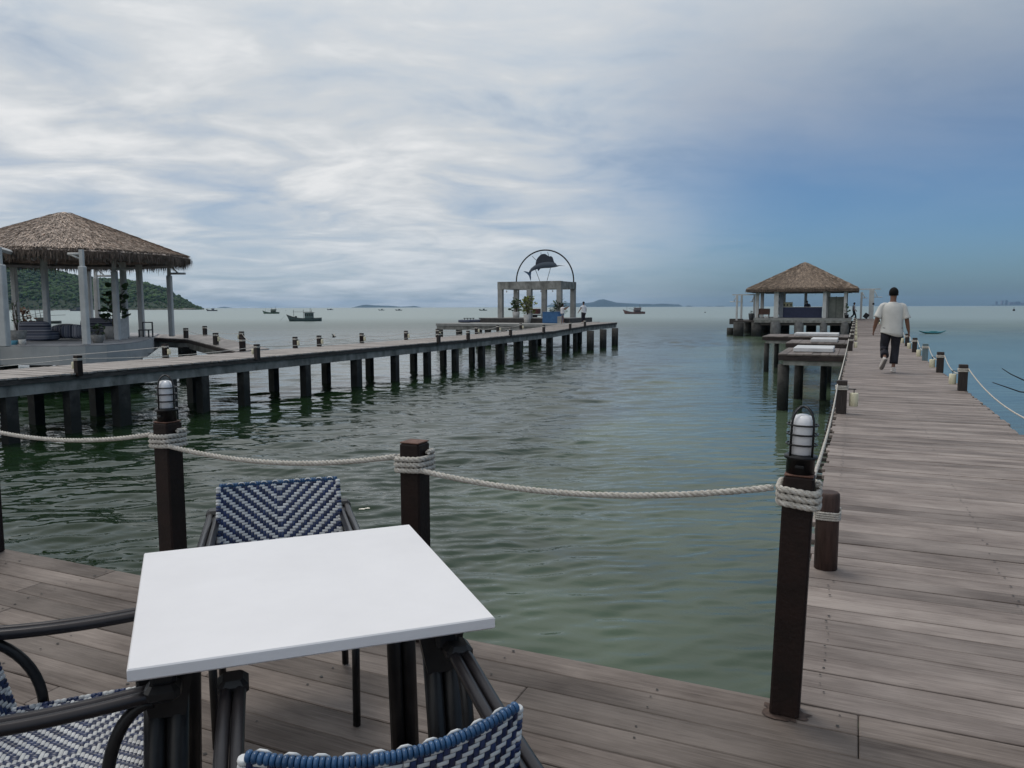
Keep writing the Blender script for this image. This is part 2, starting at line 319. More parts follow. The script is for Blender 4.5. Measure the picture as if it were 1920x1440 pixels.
# ---------------------------------------------------------------- water
def build_water():
    m = bpy.data.materials.new('sea_water'); m.use_nodes = True; nt = m.node_tree; N = nt.nodes; L = nt.links
    p = N['Principled BSDF']; p.inputs['Roughness'].default_value = 0.07; p.inputs['IOR'].default_value = 1.333
    geo = N.new('ShaderNodeNewGeometry')
    def nz(scale, sc, det, rough=0.5, dist=0.0, loc=(0, 0, 0), rot=0.0):
        mp = N.new('ShaderNodeMapping'); mp.inputs['Scale'].default_value = sc; mp.inputs['Location'].default_value = loc; mp.inputs['Rotation'].default_value = (0, 0, rot)
        L.new(geo.outputs['Position'], mp.inputs[0])
        n = N.new('ShaderNodeTexNoise'); n.inputs['Scale'].default_value = scale; n.inputs['Detail'].default_value = det; n.inputs['Roughness'].default_value = rough; n.inputs['Distortion'].default_value = dist
        L.new(mp.outputs[0], n.inputs['Vector']); return n.outputs['Fac']
    def M(op, a, b=None, c=None):
        n = N.new('ShaderNodeMath'); n.operation = op
        for i, v in enumerate((a, b, c)):
            if v is None: continue
            if isinstance(v, (int, float)): n.inputs[i].default_value = v
            else: L.new(v, n.inputs[i])
        return n.outputs[0]
    def MR(v, a, b, c=0.0, d=1.0):
        n = N.new('ShaderNodeMapRange'); n.interpolation_type = 'SMOOTHSTEP'; L.new(v, n.inputs[0])
        for i, q in zip((1, 2, 3, 4), (a, b, c, d)): n.inputs[i].default_value = q
        return n.outputs[0]
    # silty green body of the water, with cloudier patches
    sil = nz(0.10, (1, 1, 1), 4, 0.6, 0.8)
    cr = N.new('ShaderNodeValToRGB'); e = cr.color_ramp.elements
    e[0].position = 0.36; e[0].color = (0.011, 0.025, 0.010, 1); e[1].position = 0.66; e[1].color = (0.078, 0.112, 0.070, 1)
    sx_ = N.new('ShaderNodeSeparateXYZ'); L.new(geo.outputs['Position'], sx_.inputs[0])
    side_tone = MR(M('ADD', sx_.outputs[0], M('MULTIPLY', sx_.outputs[1], 0.10)), -9.0, -1.8, -0.30, 0.10)   # body colour darker to the left, paler towards the right-hand pier
    L.new(M('ADD', sil, side_tone), cr.inputs[0])
    # pale sky reflection on the far water, put into its base colour
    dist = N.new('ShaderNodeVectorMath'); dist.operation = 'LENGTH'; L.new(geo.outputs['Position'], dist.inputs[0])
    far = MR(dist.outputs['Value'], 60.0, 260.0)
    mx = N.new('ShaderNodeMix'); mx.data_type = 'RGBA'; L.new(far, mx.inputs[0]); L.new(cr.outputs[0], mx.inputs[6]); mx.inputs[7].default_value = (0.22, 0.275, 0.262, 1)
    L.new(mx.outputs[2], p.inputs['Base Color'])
    rg = MR(dist.outputs['Value'], 12.0, 160.0, 0.03, 0.36); L.new(rg, p.inputs['Roughness'])
    # ripples: short crossed wavelets carried on longer ones; calmer towards the lee between the piers
    a = nz(1.15, (1.0, 2.1, 1), 3, 0.55, 0.35, (0, 0, 0), 0.25)
    b = nz(3.6, (1.0, 2.3, 1), 2, 0.5, 0.4, (5, 3, 0), -0.15)
    c = nz(0.30, (1, 1.8, 1), 2, 0.5, 0.2, (9, 1, 0), 0.5)
    sepp = N.new('ShaderNodeSeparateXYZ'); L.new(geo.outputs['Position'], sepp.inputs[0])
    lee = MR(sepp.outputs[0], -7.0, -1.5, 1.0, 0.28)      # fewer ripples by the right-hand pier
    patch = MR(nz(0.07, (1, 1.6, 1), 3, 0.6, 0.5, (2, 7, 0)), 0.35, 0.62, 0.45, 1.0)
    hgt = M('ADD', M('MULTIPLY', a, 0.8), M('MULTIPLY', b, 0.6))
    bm = N.new('ShaderNodeBump'); bm.inputs['Distance'].default_value = 0.05
    st = M('MULTIPLY', M('MULTIPLY', lee, patch), MR(dist.outputs['Value'], 60.0, 700.0, 1.0, 0.35))
    st = M('MULTIPLY', st, MR(dist.outputs['Value'], 12.0, 60.0, 0.35, 1.0)); L.new(st, bm.inputs['Strength']); L.new(hgt, bm.inputs['Height']); L.new(bm.outputs[0], p.inputs['Normal'])
    # the surface itself: one round sheet of real ripples, finer near the piers, running out to the horizon
    import numpy as np
    rg_ = np.random.default_rng(5)
    A = np.concatenate([np.arange(-72, 42, 0.15), np.arange(42, 288, 3.0)]) * math.pi / 180     # clockwise from +Y
    inv = np.concatenate([1 / np.array([1.0, 2.5, 4.0, 5.0]), np.linspace(1 / 5.6, 1 / 60.0, 930), np.linspace(1 / 60.0, 1 / 900.0, 240)[1:], 1 / np.array([1300., 2200, 5000, 9000, 13900])])
    r = 1 / inv; dr = np.abs(np.gradient(r))
    Rr, Aa = np.meshgrid(r, A, indexing='ij'); X = Rr * np.sin(Aa); Y = Rr * np.cos(Aa)
    step = np.maximum(np.repeat(dr[:, None], len(A), 1), Rr * 0.16 * math.pi / 180)
    fine = ((Aa > math.radians(-72.5)) & (Aa < math.radians(42.2)) & (Rr > 5.2))
    leeg = 0.15 + 0.85 / (1 + np.exp((X + 3.6 + 0.10 * (Y - 5)) / 1.1))
    pt = 0.72 + 0.28 * np.sin(X * 0.21 + 1.3 * np.sin(Y * 0.13) + 0.5) * np.sin(Y * 0.17 + 1.1 * np.sin(X * 0.09))
    lee_s, lee_m, lee_l = leeg ** 0.65, leeg, leeg ** 1.5
    Hh = np.zeros_like(X); n = 56; s0 = 0.20 * math.sqrt(2.0 / n); base = YAW + math.radians(8)
    for i in range(n):
        lam = 0.20 * (2.5 / 0.20) ** (((i + rg_.random()) / n) ** 1.45); th = base + rg_.normal(0, 0.30 if lam < 1.0 else 0.55); k = 2 * math.pi / lam
        kx, ky = -math.sin(th) * k, math.cos(th) * k; w = np.clip((lam / step - 2.2) / 2.0, 0, 1)
        ph = kx * X + ky * Y + rg_.random() * 6.28 + 0.9 * np.sin(X * 0.33 + i) * np.sin(Y * 0.29 + 2 * i)
        Hh += w * (s0 / k) * np.sin(ph) * (lee_s if lam < 0.6 else lee_m if lam < 1.1 else lee_l)
    Hh = Hh * pt * fine * (1 + 0.20 / (1 + np.exp((X + 3.2) / 0.7)) / (1 + np.exp((Y - 13) / 2.5)))
    Zz = WATER + Hh; nr, na = X.shape
    co = np.stack([X, Y, Zz], -1).reshape(-1, 3)
    ii, jj = np.meshgrid(np.arange(nr - 1), np.arange(na), indexing='ij'); j2 = (jj + 1) % na
    q = np.stack([ii * na + jj, ii * na + j2, (ii + 1) * na + j2, (ii + 1) * na + jj], -1).reshape(-1, 4)[:, ::-1]
    co = np.vstack([co, [[0, 0, WATER]]]); c0 = len(co) - 1
    tri = np.stack([np.full(na, c0), (np.arange(na) + 1) % na, np.arange(na)], -1)
    me = bpy.data.meshes.new('sea'); me.vertices.add(len(co)); me.vertices.foreach_set('co', co.astype(np.float32).ravel())
    li = np.concatenate([q.ravel(), tri.ravel()]); me.loops.add(len(li)); me.loops.foreach_set('vertex_index', li.astype(np.int32))
    tot = np.concatenate([np.full(len(q), 4), np.full(len(tri), 3)]); st_ = np.concatenate([[0], np.cumsum(tot)[:-1]])
    me.polygons.add(len(tot)); me.polygons.foreach_set('loop_start', st_.astype(np.int32)); me.polygons.foreach_set('use_smooth', np.ones(len(tot), bool))
    me.update(calc_edges=True); me.validate(); me.materials.append(m)
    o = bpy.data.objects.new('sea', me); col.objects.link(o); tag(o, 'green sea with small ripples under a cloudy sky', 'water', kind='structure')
build_water()
# ---------------------------------------------------------------- planked decks
def planks(mb, x0, x1, y0, y1, ztop, w=0.142, gap=0.006, thick=0.035, jit=0.0, joints=(), zj=0.0015, bevel=0.0, xfun=None, zfun=None, gj=0.0):
    """boards lie along X; joints = list of x where boards butt end to end (staggered)"""
    y = y0; k = 0
    while y < y1 - 0.02:
        ww = min(w, y1 - y) - gap - (U(0, gj) if gj else 0)
        a, b = (x0, x1) if xfun is None else xfun(y + ww / 2)
        cuts = [a + U(-jit, jit)]
        for q in joints:
            j = q[k % len(q)] if isinstance(q, (list, tuple)) else q
            if j is not None and a + 0.2 < j < b - 0.2: cuts.append(j)
        cuts.append(b + U(-jit, jit)); cuts.sort()
        for i in range(len(cuts) - 1):
            c0, c1 = cuts[i] + 0.0015, cuts[i + 1] - 0.0015
            zt = (ztop if zfun is None else zfun(y)) + U(-zj, zj)
            T = Matrix.Translation(((c0 + c1) / 2, y + ww / 2, zt - thick / 2)) @ Matrix.Rotation(U(-.0006, .0006), 4, 'Z') @ Matrix.Rotation(U(-.004, .004), 4, 'X')
            mb.box(None, (c1 - c0, ww, thick), M=T, bevel=bevel)
        y += w; k += 1
def nails(mb, pts, z):
    for (x, y) in pts:
        b = len(mb.v); r = U(0.004, 0.0075); n = 6
        mb.v += [(x + r * math.cos(i * math.pi / 3), y + r * math.sin(i * math.pi / 3), z) for i in range(n)]; mb.face(list(range(b, b + n)))
NAIL = mat('nail_head', (0.015, 0.012, 0.010), None, 20, 0.6)
EDGE = 2.885
W1 = 0.1445
def build_terrace():
    mb = MB(); n = int((EDGE + 2.6) / W1) + 1; y0 = EDGE - n * W1
    jts = ([-2.55, -2.30, -2.75, -1.1], [0.06, 0.06, None, 1.2], [-4.6, -3.7, -4.1, -3.9])
    planks(mb, -7.0, 3.3, y0, EDGE, 0.0, W1, 0.0042, 0.035, 0.012, jts, bevel=0.0035)
    nb = []
    joists = [-5.6 + 0.62 * i for i in range(14)]
    for k in range(n):
        yy = y0 + k * W1
        for xj in joists:
            for dy in (0.03, 0.105):
                if random.random() < 0.8: nb.append((xj + U(-.02, .02), yy + dy + U(-.006, .006)))
    mb.mi = 1; nails(mb, nb, 0.0042)
    t = thing('terrace_deck', (0, 0, 0), None, None); t['kind'] = 'structure'; t['label'] = 'weathered plank terrace under the table and chairs'
    mb.build('decking', [DECK, NAIL], t)
    fb = MB(); fb.box((-2.35, EDGE + 0.0 - 0.05, -0.145), (9.3 - 0.35, 0.05, 0.21)); fb.build('edge_beam', FASCIA, t)
    for x in (-6.2, -3.9, -1.6):
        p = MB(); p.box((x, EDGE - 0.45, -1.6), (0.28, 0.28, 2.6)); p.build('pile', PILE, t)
    st = MB(); st.mi = 0                                  # rust stain at the foot of the lamp post
    return t
build_terrace()
# right-hand pier
RX0, RX1, REND = -0.21, 1.755, 98.0
def build_right_pier():
    t = thing('pier', (0.77, EDGE, 0), 'long straight plank pier on the right that the man walks along', 'pier')
    mb = MB(); planks(mb, RX0, RX1, EDGE + 0.006, 40, 0.0, 0.1425, 0.0035, 0.035, 0.028, gj=0.0045, zj=0.0025, bevel=0.0025)
    planks(mb, RX0, RX1, 40.02, REND, 0.0, 0.1425, 0.006, 0.035, 0.03, gj=0.010, zj=0.006)
    nb = []
    y = EDGE + 0.006
    while y < 14:
        for xj in (RX0 + 0.14, 0.77, RX1 - 0.14):
            for dy in (0.03, 0.105):
                if random.random() < 0.7: nb.append((xj + U(-.012, .012), y + dy))
        y += 0.1425
    mb.mi = 1; nails(mb, nb, 0.0062); mb.mi = 0
    mb.build('decking', [PIERW, NAIL], t, world=True)
    for x in (RX0 + 0.12, RX1 - 0.12):
        b = MB(); b.box((x, (EDGE + REND) / 2, -0.14), (0.12, REND - EDGE - 0.1, 0.2)); b.build('beam', FASCIA, t, world=True)
    # toothed ends of the cross bearers seen under the left edge
    y = EDGE + 0.9
    while y < 22:
        if random.random() < .75:
            tb = MB(); tb.box((RX0 - 0.035, y, -0.055), (0.10, 0.05, 0.035)); tb.build('bearer', FASCIA, t, world=True)
        y += 0.285
    for i in range(15):
        y = 7.0 + i * 6.4
        for x in (RX0 + 0.22, RX1 - 0.22):
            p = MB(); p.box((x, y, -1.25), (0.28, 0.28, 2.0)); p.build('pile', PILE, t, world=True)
        c = MB(); c.box((0.77, y, -0.36), (2.0, 0.3, 0.24)); c.build('cross_beam', CONC, t, world=True)
build_right_pier()
# ---------------------------------------------------------------- rope
def rope_mesh(mb, pts, R=0.0118, pitch=0.068, sides=6):
    """three-strand laid rope along a polyline"""
    P = [Vector(p) for p in pts]; L = [0.0]
    for i in range(1, len(P)): L.append(L[-1] + (P[i] - P[i - 1]).length)
    n = max(8, int(L[-1] / 0.0065)); Q = []; k = 0
    for i in range(n + 1):
        s = L[-1] * i / n
        while k < len(P) - 2 and L[k + 1] < s: k += 1
        f = (s - L[k]) / max(1e-9, L[k + 1] - L[k]); Q.append((P[k].lerp(P[k + 1], f), s))
    u = None; fr = []
    for i in range(len(Q)):
        t = (Q[min(i + 1, n)][0] - Q[max(i - 1, 0)][0]).normalized()
        if u is None: u = Vector((0, 0, 1)) if abs(t.z) < .9 else Vector((1, 0, 0))
        u = (u - t * u.dot(t)).normalized(); fr.append((Q[i][0], u.copy(), t.cross(u), Q[i][1]))
    for st in range(3):
        c = []
        for (p, a, b, s) in fr:
            th = 2 * math.pi * (s / pitch + st / 3); c.append(p + (a * math.cos(th) + b * math.sin(th)) * R * 0.50)
        mb.tube(c, R * 0.56, sides)
def sag(a, b, d, n=24):
    a, b = Vector(a), Vector(b)
    return [a.lerp(b, i / n) - Vector((0, 0, 4 * d * (i / n) * (1 - i / n))) for i in range(n + 1)]
def coil_path(cx, cy, z, half, turns, dz, tilt=0.0, rot=0.0, r=0.012):
    pts = []; m = 40; h = half + r
    for i in range(int(m * turns) + 1):
        a = 2 * math.pi * i / m; c, s = math.cos(a), math.sin(a)
        k = 1 / ((abs(c) ** 6 + abs(s) ** 6) ** (1 / 6)); x, y = c * k * h, s * k * h
        pts.append((cx + x * math.cos(rot) - y * math.sin(rot), cy + x * math.sin(rot) + y * math.cos(rot), z - dz * i / m + tilt * x))
    return pts
# ---------------------------------------------------------------- foreground posts
PY = 2.805
FP = [(-4.66, 0.87), (-3.17, 0.875), (-1.715, 0.872), (-0.182, 0.868)]
LEAN = 0.026             # the lamp post by the pier leans a little to the right
labels = ['dark brown square rail post cut by the left edge of the photo', 'dark brown square rail post under the caged lamp behind the far chair',
          'dark brown square rail post without a lamp behind the white table', 'tall dark brown rail post under the caged lamp beside the pier entrance']
def lathe_round(mb, c, r, z0, z1, n=20): mb.lathe([(r, z0), (r, z1)], c, n, smooth=True)
for i, (x, h) in enumerate(FP):
    t = thing('rail_post', (x, PY, 0), labels[i], 'post', group='brown rail posts along the terrace edge')
    a = 0.100 if i != 2 else 0.096
    if i == 3: t.rotation_euler = (0, LEAN, 0)
    b = MB(); b.box((0, 0, h / 2), (a, a, h), bevel=0.007); b.build('shaft', BROWN, t)
    b = MB(); b.box((0, 0, h + 0.003), (a - 0.004, a - 0.004, 0.006), bevel=0.002); b.build('cap', BROWNTOP, t)
def rust_stain():
    mb = MB(); n = 26; pts = []
    for k in range(n):
        a = 2 * math.pi * k / n; r = 0.078 + 0.045 * noise.noise(Vector((math.cos(a) * 2.3, math.sin(a) * 2.3, 3))) + U(-.006, .006)
        pts.append((FP[3][0] + math.cos(a) * r, PY - 0.02 + math.sin(a) * r * 0.8, 0.0035))
    mb.poly(pts); return mb
RUST = mat('rust_stain', (0.035, 0.02, 0.016), (0.10, 0.065, 0.05), 30, 0.8)
def cage_lamp(x, h, label):
    t = thing('caged_lamp', (x, PY, h + 0.006), label, 'lamp', group='caged lamps on the rail posts')
    if x > -1: t.location.x += h * LEAN; t.rotation_euler = (0, LEAN, 0)
    b = MB(); b.lathe([(0.047, 0), (0.047, 0.052), (0.055, 0.052), (0.055, 0.062), (0.047, 0.066)], n=24)
    b.box((0, -0.045, 0.028), (0.03, 0.012, 0.012), bevel=0.003); b.build('base', BLACK, t)
    b = MB(); b.lathe([(0.036, 0.066), (0.0405, 0.070), (0.0405, 0.168), (0.0395, 0.180), (0.035, 0.192), (0.026, 0.201), (0.013, 0.2055), (0.0001, 0.207)], n=28); b.build('globe', OPAL, t)
    b = MB(); r = 0.050
    for q in range(2):
        a = math.atan2(PY, x) + R_(45) + q * math.pi / 2; d = Vector((math.cos(a), math.sin(a), 0)); pts = [d * r + Vector((0, 0, 0.06))]
        pts.append(d * r + Vector((0, 0, 0.17)))
        for k in range(1, 10):
            th = math.pi * k / 10; pts.append(d * (r * math.cos(th)) + Vector((0, 0, 0.17 + 0.062 * math.sin(th))))
        pts += [-d * r + Vector((0, 0, 0.17)), -d * r + Vector((0, 0, 0.06))]
        b.tube(pts, 0.0042, 6)
    for z in (0.102, 0.137, 0.170):
        b.tube([(0.0505 * math.cos(2 * math.pi * k / 24), 0.0505 * math.sin(2 * math.pi * k / 24), z) for k in range(24)], 0.0033, 6, closed=True)
    b.build('cage', BLACK, t)
cage_lamp(FP[1][0], FP[1][1], 'caged white globe lamp on the left rail post, against the far pier')
cage_lamp(FP[3][0], FP[3][1], 'caged white globe lamp on the right rail post beside the pier')
def front_rope():
    t = thing('rope', (-1.7, PY, 0.8), 'thick twisted rope looped along the terrace rail posts', 'rope')
    zc = [0.815, 0.815, 0.815, 0.825]
    for i, (x, h) in enumerate(FP):
        b = MB(); rope_mesh(b, coil_path(x + (0.022 if i == 3 else 0), PY, zc[i] + 0.012, 0.052, 3.15, 0.024, 0.10 if i != 3 else -0.05, 0)); b.build('coil', ROPE, t, world=True)
    spans = [(0, 1, 0.05), (1, 2, 0.055), (2, 3, 0.062)]
    for a, c, d in spans:
        x0, x1 = FP[a][0] + 0.06, FP[c][0] - 0.06
        b = MB(); rope_mesh(b, sag((x0, PY - 0.055, zc[a] - 0.05), (x1, PY - 0.05, zc[c] + 0.0), d)); b.build('span', ROPE, t, world=True)
    # thinner line from the lamp post over the pier entrance
    b = MB(); rope_mesh(b, sag((FP[3][0] + 0.06, PY + 0.03, 0.83), (-0.20, 11.17, 0.40), 0.10, 40), 0.008, 0.05, 5); b.build('span', ROPE, t, world=True)
front_rope()
o = rust_stain().build('rust_stain', RUST); o.parent = [q for q in col.objects if q.name.startswith('terrace_deck')][0]
# stubby brown post at the pier entrance
def stub_post():
    t = thing('bollard_post', (-0.105, 4.50, 0), 'stubby dark brown post with thin rope windings at the pier entrance', 'post')
    b = MB(); b.lathe([(0.061, 0), (0.061, 0.40), (0.059, 0.425), (0.053, 0.432)], n=12); b.build('shaft', mat('stub_wood', (0.035, 0.018, 0.014), (0.075, 0.042, 0.034), 6, 0.7, stretch=(8, 8, 1), bump=0.3), t)
    b = MB(); rope_mesh(b, coil_path(0, 0, 0.335, 0.058, 4.2, 0.012, 0.03, 0, 0.006), 0.0060, 0.04, 5); b.build('coil', ROPE, t)
stub_post()
# ---------------------------------------------------------------- pier posts with ropes and lanterns
def pier_post_proto(w=0.13, h=0.45, side=1, lantern=True, label='', loc=(0, 0, 0), m=None, group='short rope posts along the piers'):
    t = thing('pier_post', loc, label, 'post', group=group)
    b = MB(); b.box((0, 0, h / 2), (w, w, h), bevel=0.006); b.build('shaft', m or DARKWOOD, t)
    b = MB()
    for k in range(3):
        b.tube(coil_path(0, 0, h - 0.075 - 0.02 * k, w / 2, 1.0, 0.0, 0, 0, 0.008)[:-1], 0.0095, 6, closed=True)
    b.build('coil', ROPE, t)
    if lantern:
        b = MB(); b.tube([(side * w / 2, 0, h - 0.115), (side * (w / 2 + 0.11), 0, h - 0.115)], 0.007, 6)
        b.tube([(side * (w / 2 + 0.085), 0, h - 0.11), (side * (w / 2 + 0.085), 0, h - 0.17)], 0.006, 6); br = b.build('bracket', BLACK, t)
        b = MB(); b.lathe([(0.050, h - 0.345), (0.056, h - 0.34), (0.056, h - 0.175), (0.050, h - 0.165)], (side * (w / 2 + 0.085), 0, 0), 14); b.build('lantern', CREAM, br)
    return t
def thin_rope(pts, label, d=0.12, r=0.009):
    t = thing('rope', pts[0], label, 'rope', group='ropes strung between pier posts')
    for i in range(len(pts) - 1):
        b = MB(); b.tube(sag(pts[i], pts[i + 1], d, 14), r, 5); b.build('span', ROPE, t, world=True)
lp = [11.25, 27.2, 33.0, 38.0, 43.5, 50, 57, 65, 74]
for i, y in enumerate(lp):
    pier_post_proto(0.135, 0.45, 1, True, 'dark lantern post on the right pier\'s left edge, %s from the terrace' % ORD[i], (-0.145, y, 0), group='rope posts with lanterns on the right pier')
thin_rope([(-0.20, y, 0.39) for y in lp[0:1]] + [(-0.20, y, 0.39) for y in lp[1:]], 'white rope along the left edge of the right pier', 0.05, 0.010)
rp = [7.4, 15.1, 19.05, 23.1, 27.2, 31.2, 35.3, 39.5, 44, 49, 55, 62, 70]
for i, y in enumerate(rp):
    nm = 'dark lantern post on the right pier\'s right edge, %s from the terrace' % ORD[i]
    m = mat('blue_grey_post', (0.10, 0.15, 0.17), (0.16, 0.22, 0.24), 5, 0.7, stretch=(8, 8, 1)) if i == 3 else None
    if i == 3: nm = 'pale blue-grey rope post with cream lantern beside the walking man'
    if i == 0: nm = 'nearest rope post on the right edge of the right pier, beyond the photo edge'
    pier_post_proto(0.135, 0.45, -1, True, nm, (1.70, y, 0), m, group='rope posts with lanterns on the right pier')
thin_rope([(1.77, y, 0.39) for y in rp], 'white rope sagging between posts on the right edge of the right pier', 0.22, 0.010)
# ---------------------------------------------------------------- side decks on the right pier
def side_deck(x0, y0, y1, label, slab, slabel, piles):
    t = thing('side_deck', (x0, y0, 0), label, 'deck', group='side decks off the right pier')
    b = MB(); x = x0
    while x < RX0 - 0.05:
        w = min(0.24, RX0 - 0.03 - x); b.box((x + w / 2, (y0 + y1) / 2 + U(-.03, .03), -0.02 + U(-.006, .006)), (w - 0.012, y1 - y0, 0.04)); x += 0.24
    b.build('decking', wood_mat('side_deck_wood', (0.08, 0.062, 0.054), (0.21, 0.175, 0.155), 'Y', 0.25), t, world=True)
    b = MB(); b.box(((x0 + RX0) / 2 - 0.02, y0 + 0.06, -0.12), (RX0 - x0 - 0.06, 0.08, 0.155)); b.box((x0 + 0.07, (y0 + y1) / 2 + .1, -0.12), (0.08, y1 - y0 - 0.22, 0.155)); b.build('fascia', mat('dark_fascia', (0.02, 0.014, 0.013), (0.045, 0.03, 0.027), 4, 0.8), t, world=True)
    b = MB(); b.box(((x0 + RX0) / 2 + 0.06, y0 + 0.16, -0.27), (RX0 - x0 - 0.2, 0.18, 0.14)); b.box(((x0 + RX0) / 2 + 0.06, y1 - 0.3, -0.27), (RX0 - x0 - 0.2, 0.18, 0.14)); b.build('beam', CONC, t, world=True)
    for (x, y, w) in piles:
        b = MB(); b.lathe([(w / 2, -2.2), (w / 2, -0.34)], (x, y, 0), 12); b.build('pile', PILE, t, world=True)
    (sx0, sx1, sy0, sy1) = slab
    s = MB(); s.box(((sx0 + sx1) / 2, (sy0 + sy1) / 2, 0.075), (sx1 - sx0, sy1 - sy0, 0.13), bevel=0.015)
    s = s.build('slab', mat('white_slab', (0.50, 0.50, 0.50), (0.62, 0.62, 0.62), 3, 0.6)); tag(s, slabel, 'slab', 'white slabs on the side decks')
side_deck(-2.15, 24.7, 28.6, 'nearest small wooden side deck standing on thick round piles left of the right pier',
          (-1.80, -0.62, 25.9, 27.7), 'white rectangular slab on the nearest side deck', [(-2.0, 25.0, 0.34), (-1.75, 28.2, 0.3), (-0.95, 28.2, 0.22)])
side_deck(-2.55, 32.4, 35.6, 'middle small wooden side deck left of the right pier, with the smallest white slab',
          (-1.66, -0.66, 33.2, 34.9), 'white rectangular slab on the middle side deck', [(-2.2, 34.9, 0.26), (-1.0, 34.9, 0.24)])
side_deck(-4.15, 39.0, 42.6, 'farthest and widest side deck left of the right pier, on two slim piles',
          (-2.75, -0.75, 39.9, 41.6), 'long white slab on the farthest side deck', [(-3.95, 39.3, 0.24), (-3.75, 42.2, 0.24), (-1.2, 42.2, 0.24)])
# ---------------------------------------------------------------- table
def build_table():
    P = [at(237, 1256, 0.75), at(928, 1157, 0.75), at(768, 983, 0.75), at(270, 1037, 0.75)]
    c = sum(P, Vector()) / 4; ang = math.atan2((P[1] - P[0]).y, (P[1] - P[0]).x)
    t = thing('table', (c.x, c.y, 0), 'square white cafe table on black folding legs', 'table', ang)
    Ri = Matrix.Rotation(-ang, 3, 'Z'); Q = [Ri @ (p - c) for p in P]
    cs = 0.385
    T = []
    for q in Q: T.append(((q.x * 0.6 + math.copysign(cs, q.x) * 0.4), (q.y * 0.6 + math.copysign(cs, q.y) * 0.4)))
    T = [(q.x, q.y) for q in Q]
    mb = MB(); n = 4
    def ringp(o, z): return [(p[0] - math.copysign(o, p[0]), p[1] - math.copysign(o, p[1]), z) for p in T]
    mb.rings([ringp(.004, .722), ringp(0, .726), ringp(0, .747), ringp(.0025, .75)], smooth=False)
    mb.build('tabletop', TABLE, t)
    for sx in (-1, 1):
        b = MB(); x = sx * 0.30 - 0.0
        b.box((x, 0, 0.700), (0.07, 0.64, 0.035), bevel=0.006)
        for sy in (-1, 1):
            b.prism([(-0.055, 0.0), (0.055, 0.0), (0.035, -0.10), (-0.035, -0.10)], -0.016, 0.016, Matrix.Translation((x, sy * 0.27, 0.685)) @ Matrix.Rotation(math.pi / 2, 4, 'X'))
            b.box((x, sy * 0.325, 0.685), (0.05, 0.03, 0.05), bevel=0.01)
        b.build('bracket', BLACK, t)
        for sy in (-1, 1):
            b = MB(); top = Vector((x, sy * 0.255, 0.69)); bot = Vector((sx * 0.325, sy * 0.315, 0.012))
            for o in (-0.022, 0.022): b.tube([top + Vector((o, 0, 0)), bot + Vector((o, 0, 0))], 0.023, 10)
            b.build('leg', BLACK, t)
            b = MB(); b.lathe([(0.036, 0.0), (0.038, 0.012), (0.034, 0.03)], (bot.x, bot.y, 0.0), 12); b.build('foot', BLACK, t)
    b = MB(); b.tube([(-0.3, 0, 0.695), (0.3, 0, 0.695)], 0.015, 8); b.build('cross_bar', BLACK, t)
    return c, ang
build_table()
# ---------------------------------------------------------------- woven chairs (local: origin between rear feet, facing +Y, Z up)
def weave(mb, P, nu, nv, du, dv, thick=0.0026, c2=None, back=False, sx=1.0):
    """P(u,v)->(point, normal). Pills of strand: white floats run along u, navy floats along v."""
    cu = (nu - 1) / 2; cv = nv * 0.64 if c2 is None else c2
    def white(i, j): return (int(abs(i - cu)) - int(abs(j - cv)) + 400) % 4 < 2
    def pill(u0, u1, v0, v1, wh):
        mb.mi = 0 if wh else 1; g = 0.0007 / max(du, 1e-6)
        U0, U1, V0, V1 = u0 + 0.05, u1 - 0.05, v0 + 0.05, v1 - 0.05
        b = len(mb.v)
        if wh:
            us = [U0, U0 + 0.28, U1 - 0.28, U1]; hs = [0.05, 1, 1, 0.05]; vs = [V0, V0 + 0.25, V1 - 0.25, V1]; hv = [0.0, 1, 1, 0.0]
            for a, ha in zip(us, hs):
                for q, hq in zip(vs, hv):
                    p, nrm = P(a, q); mb.v.append(tuple(p + nrm * thick * (0.25 + min(ha, hq) * 0.9)))
        else:
            us = [U0, U0 + 0.25, U1 - 0.25, U1]; hs = [0.0, 1, 1, 0.0]; vs = [V0, V0 + 0.28, V1 - 0.28, V1]; hv = [0.05, 1, 1, 0.05]
            for a, ha in zip(us, hs):
                for q, hq in zip(vs, hv):
                    p, nrm = P(a, q); mb.v.append(tuple(p + nrm * thick * (0.25 + min(ha, hq) * 0.9)))
        for i in range(3):
            for j in range(3): mb.face([b + i * 4 + j, b + i * 4 + j + 1, b + i * 4 + j + 5, b + i * 4 + j + 4], True)
    for j in range(nv):
        i = 0
        while i < nu:
            if white(i, j):
                k = i
                while k < nu and white(k, j) and k - i < 3: k += 1
                pill(i, k, j, j + 1, True); i = k
            else: i += 1
    for i in range(nu):
        j = 0
        while j < nv:
            if not white(i, j):
                k = j
                while k < nv and not white(i, k) and k - j < 2: k += 1
                pill(i, i + 1, j, k, False); j = k
            else: j += 1
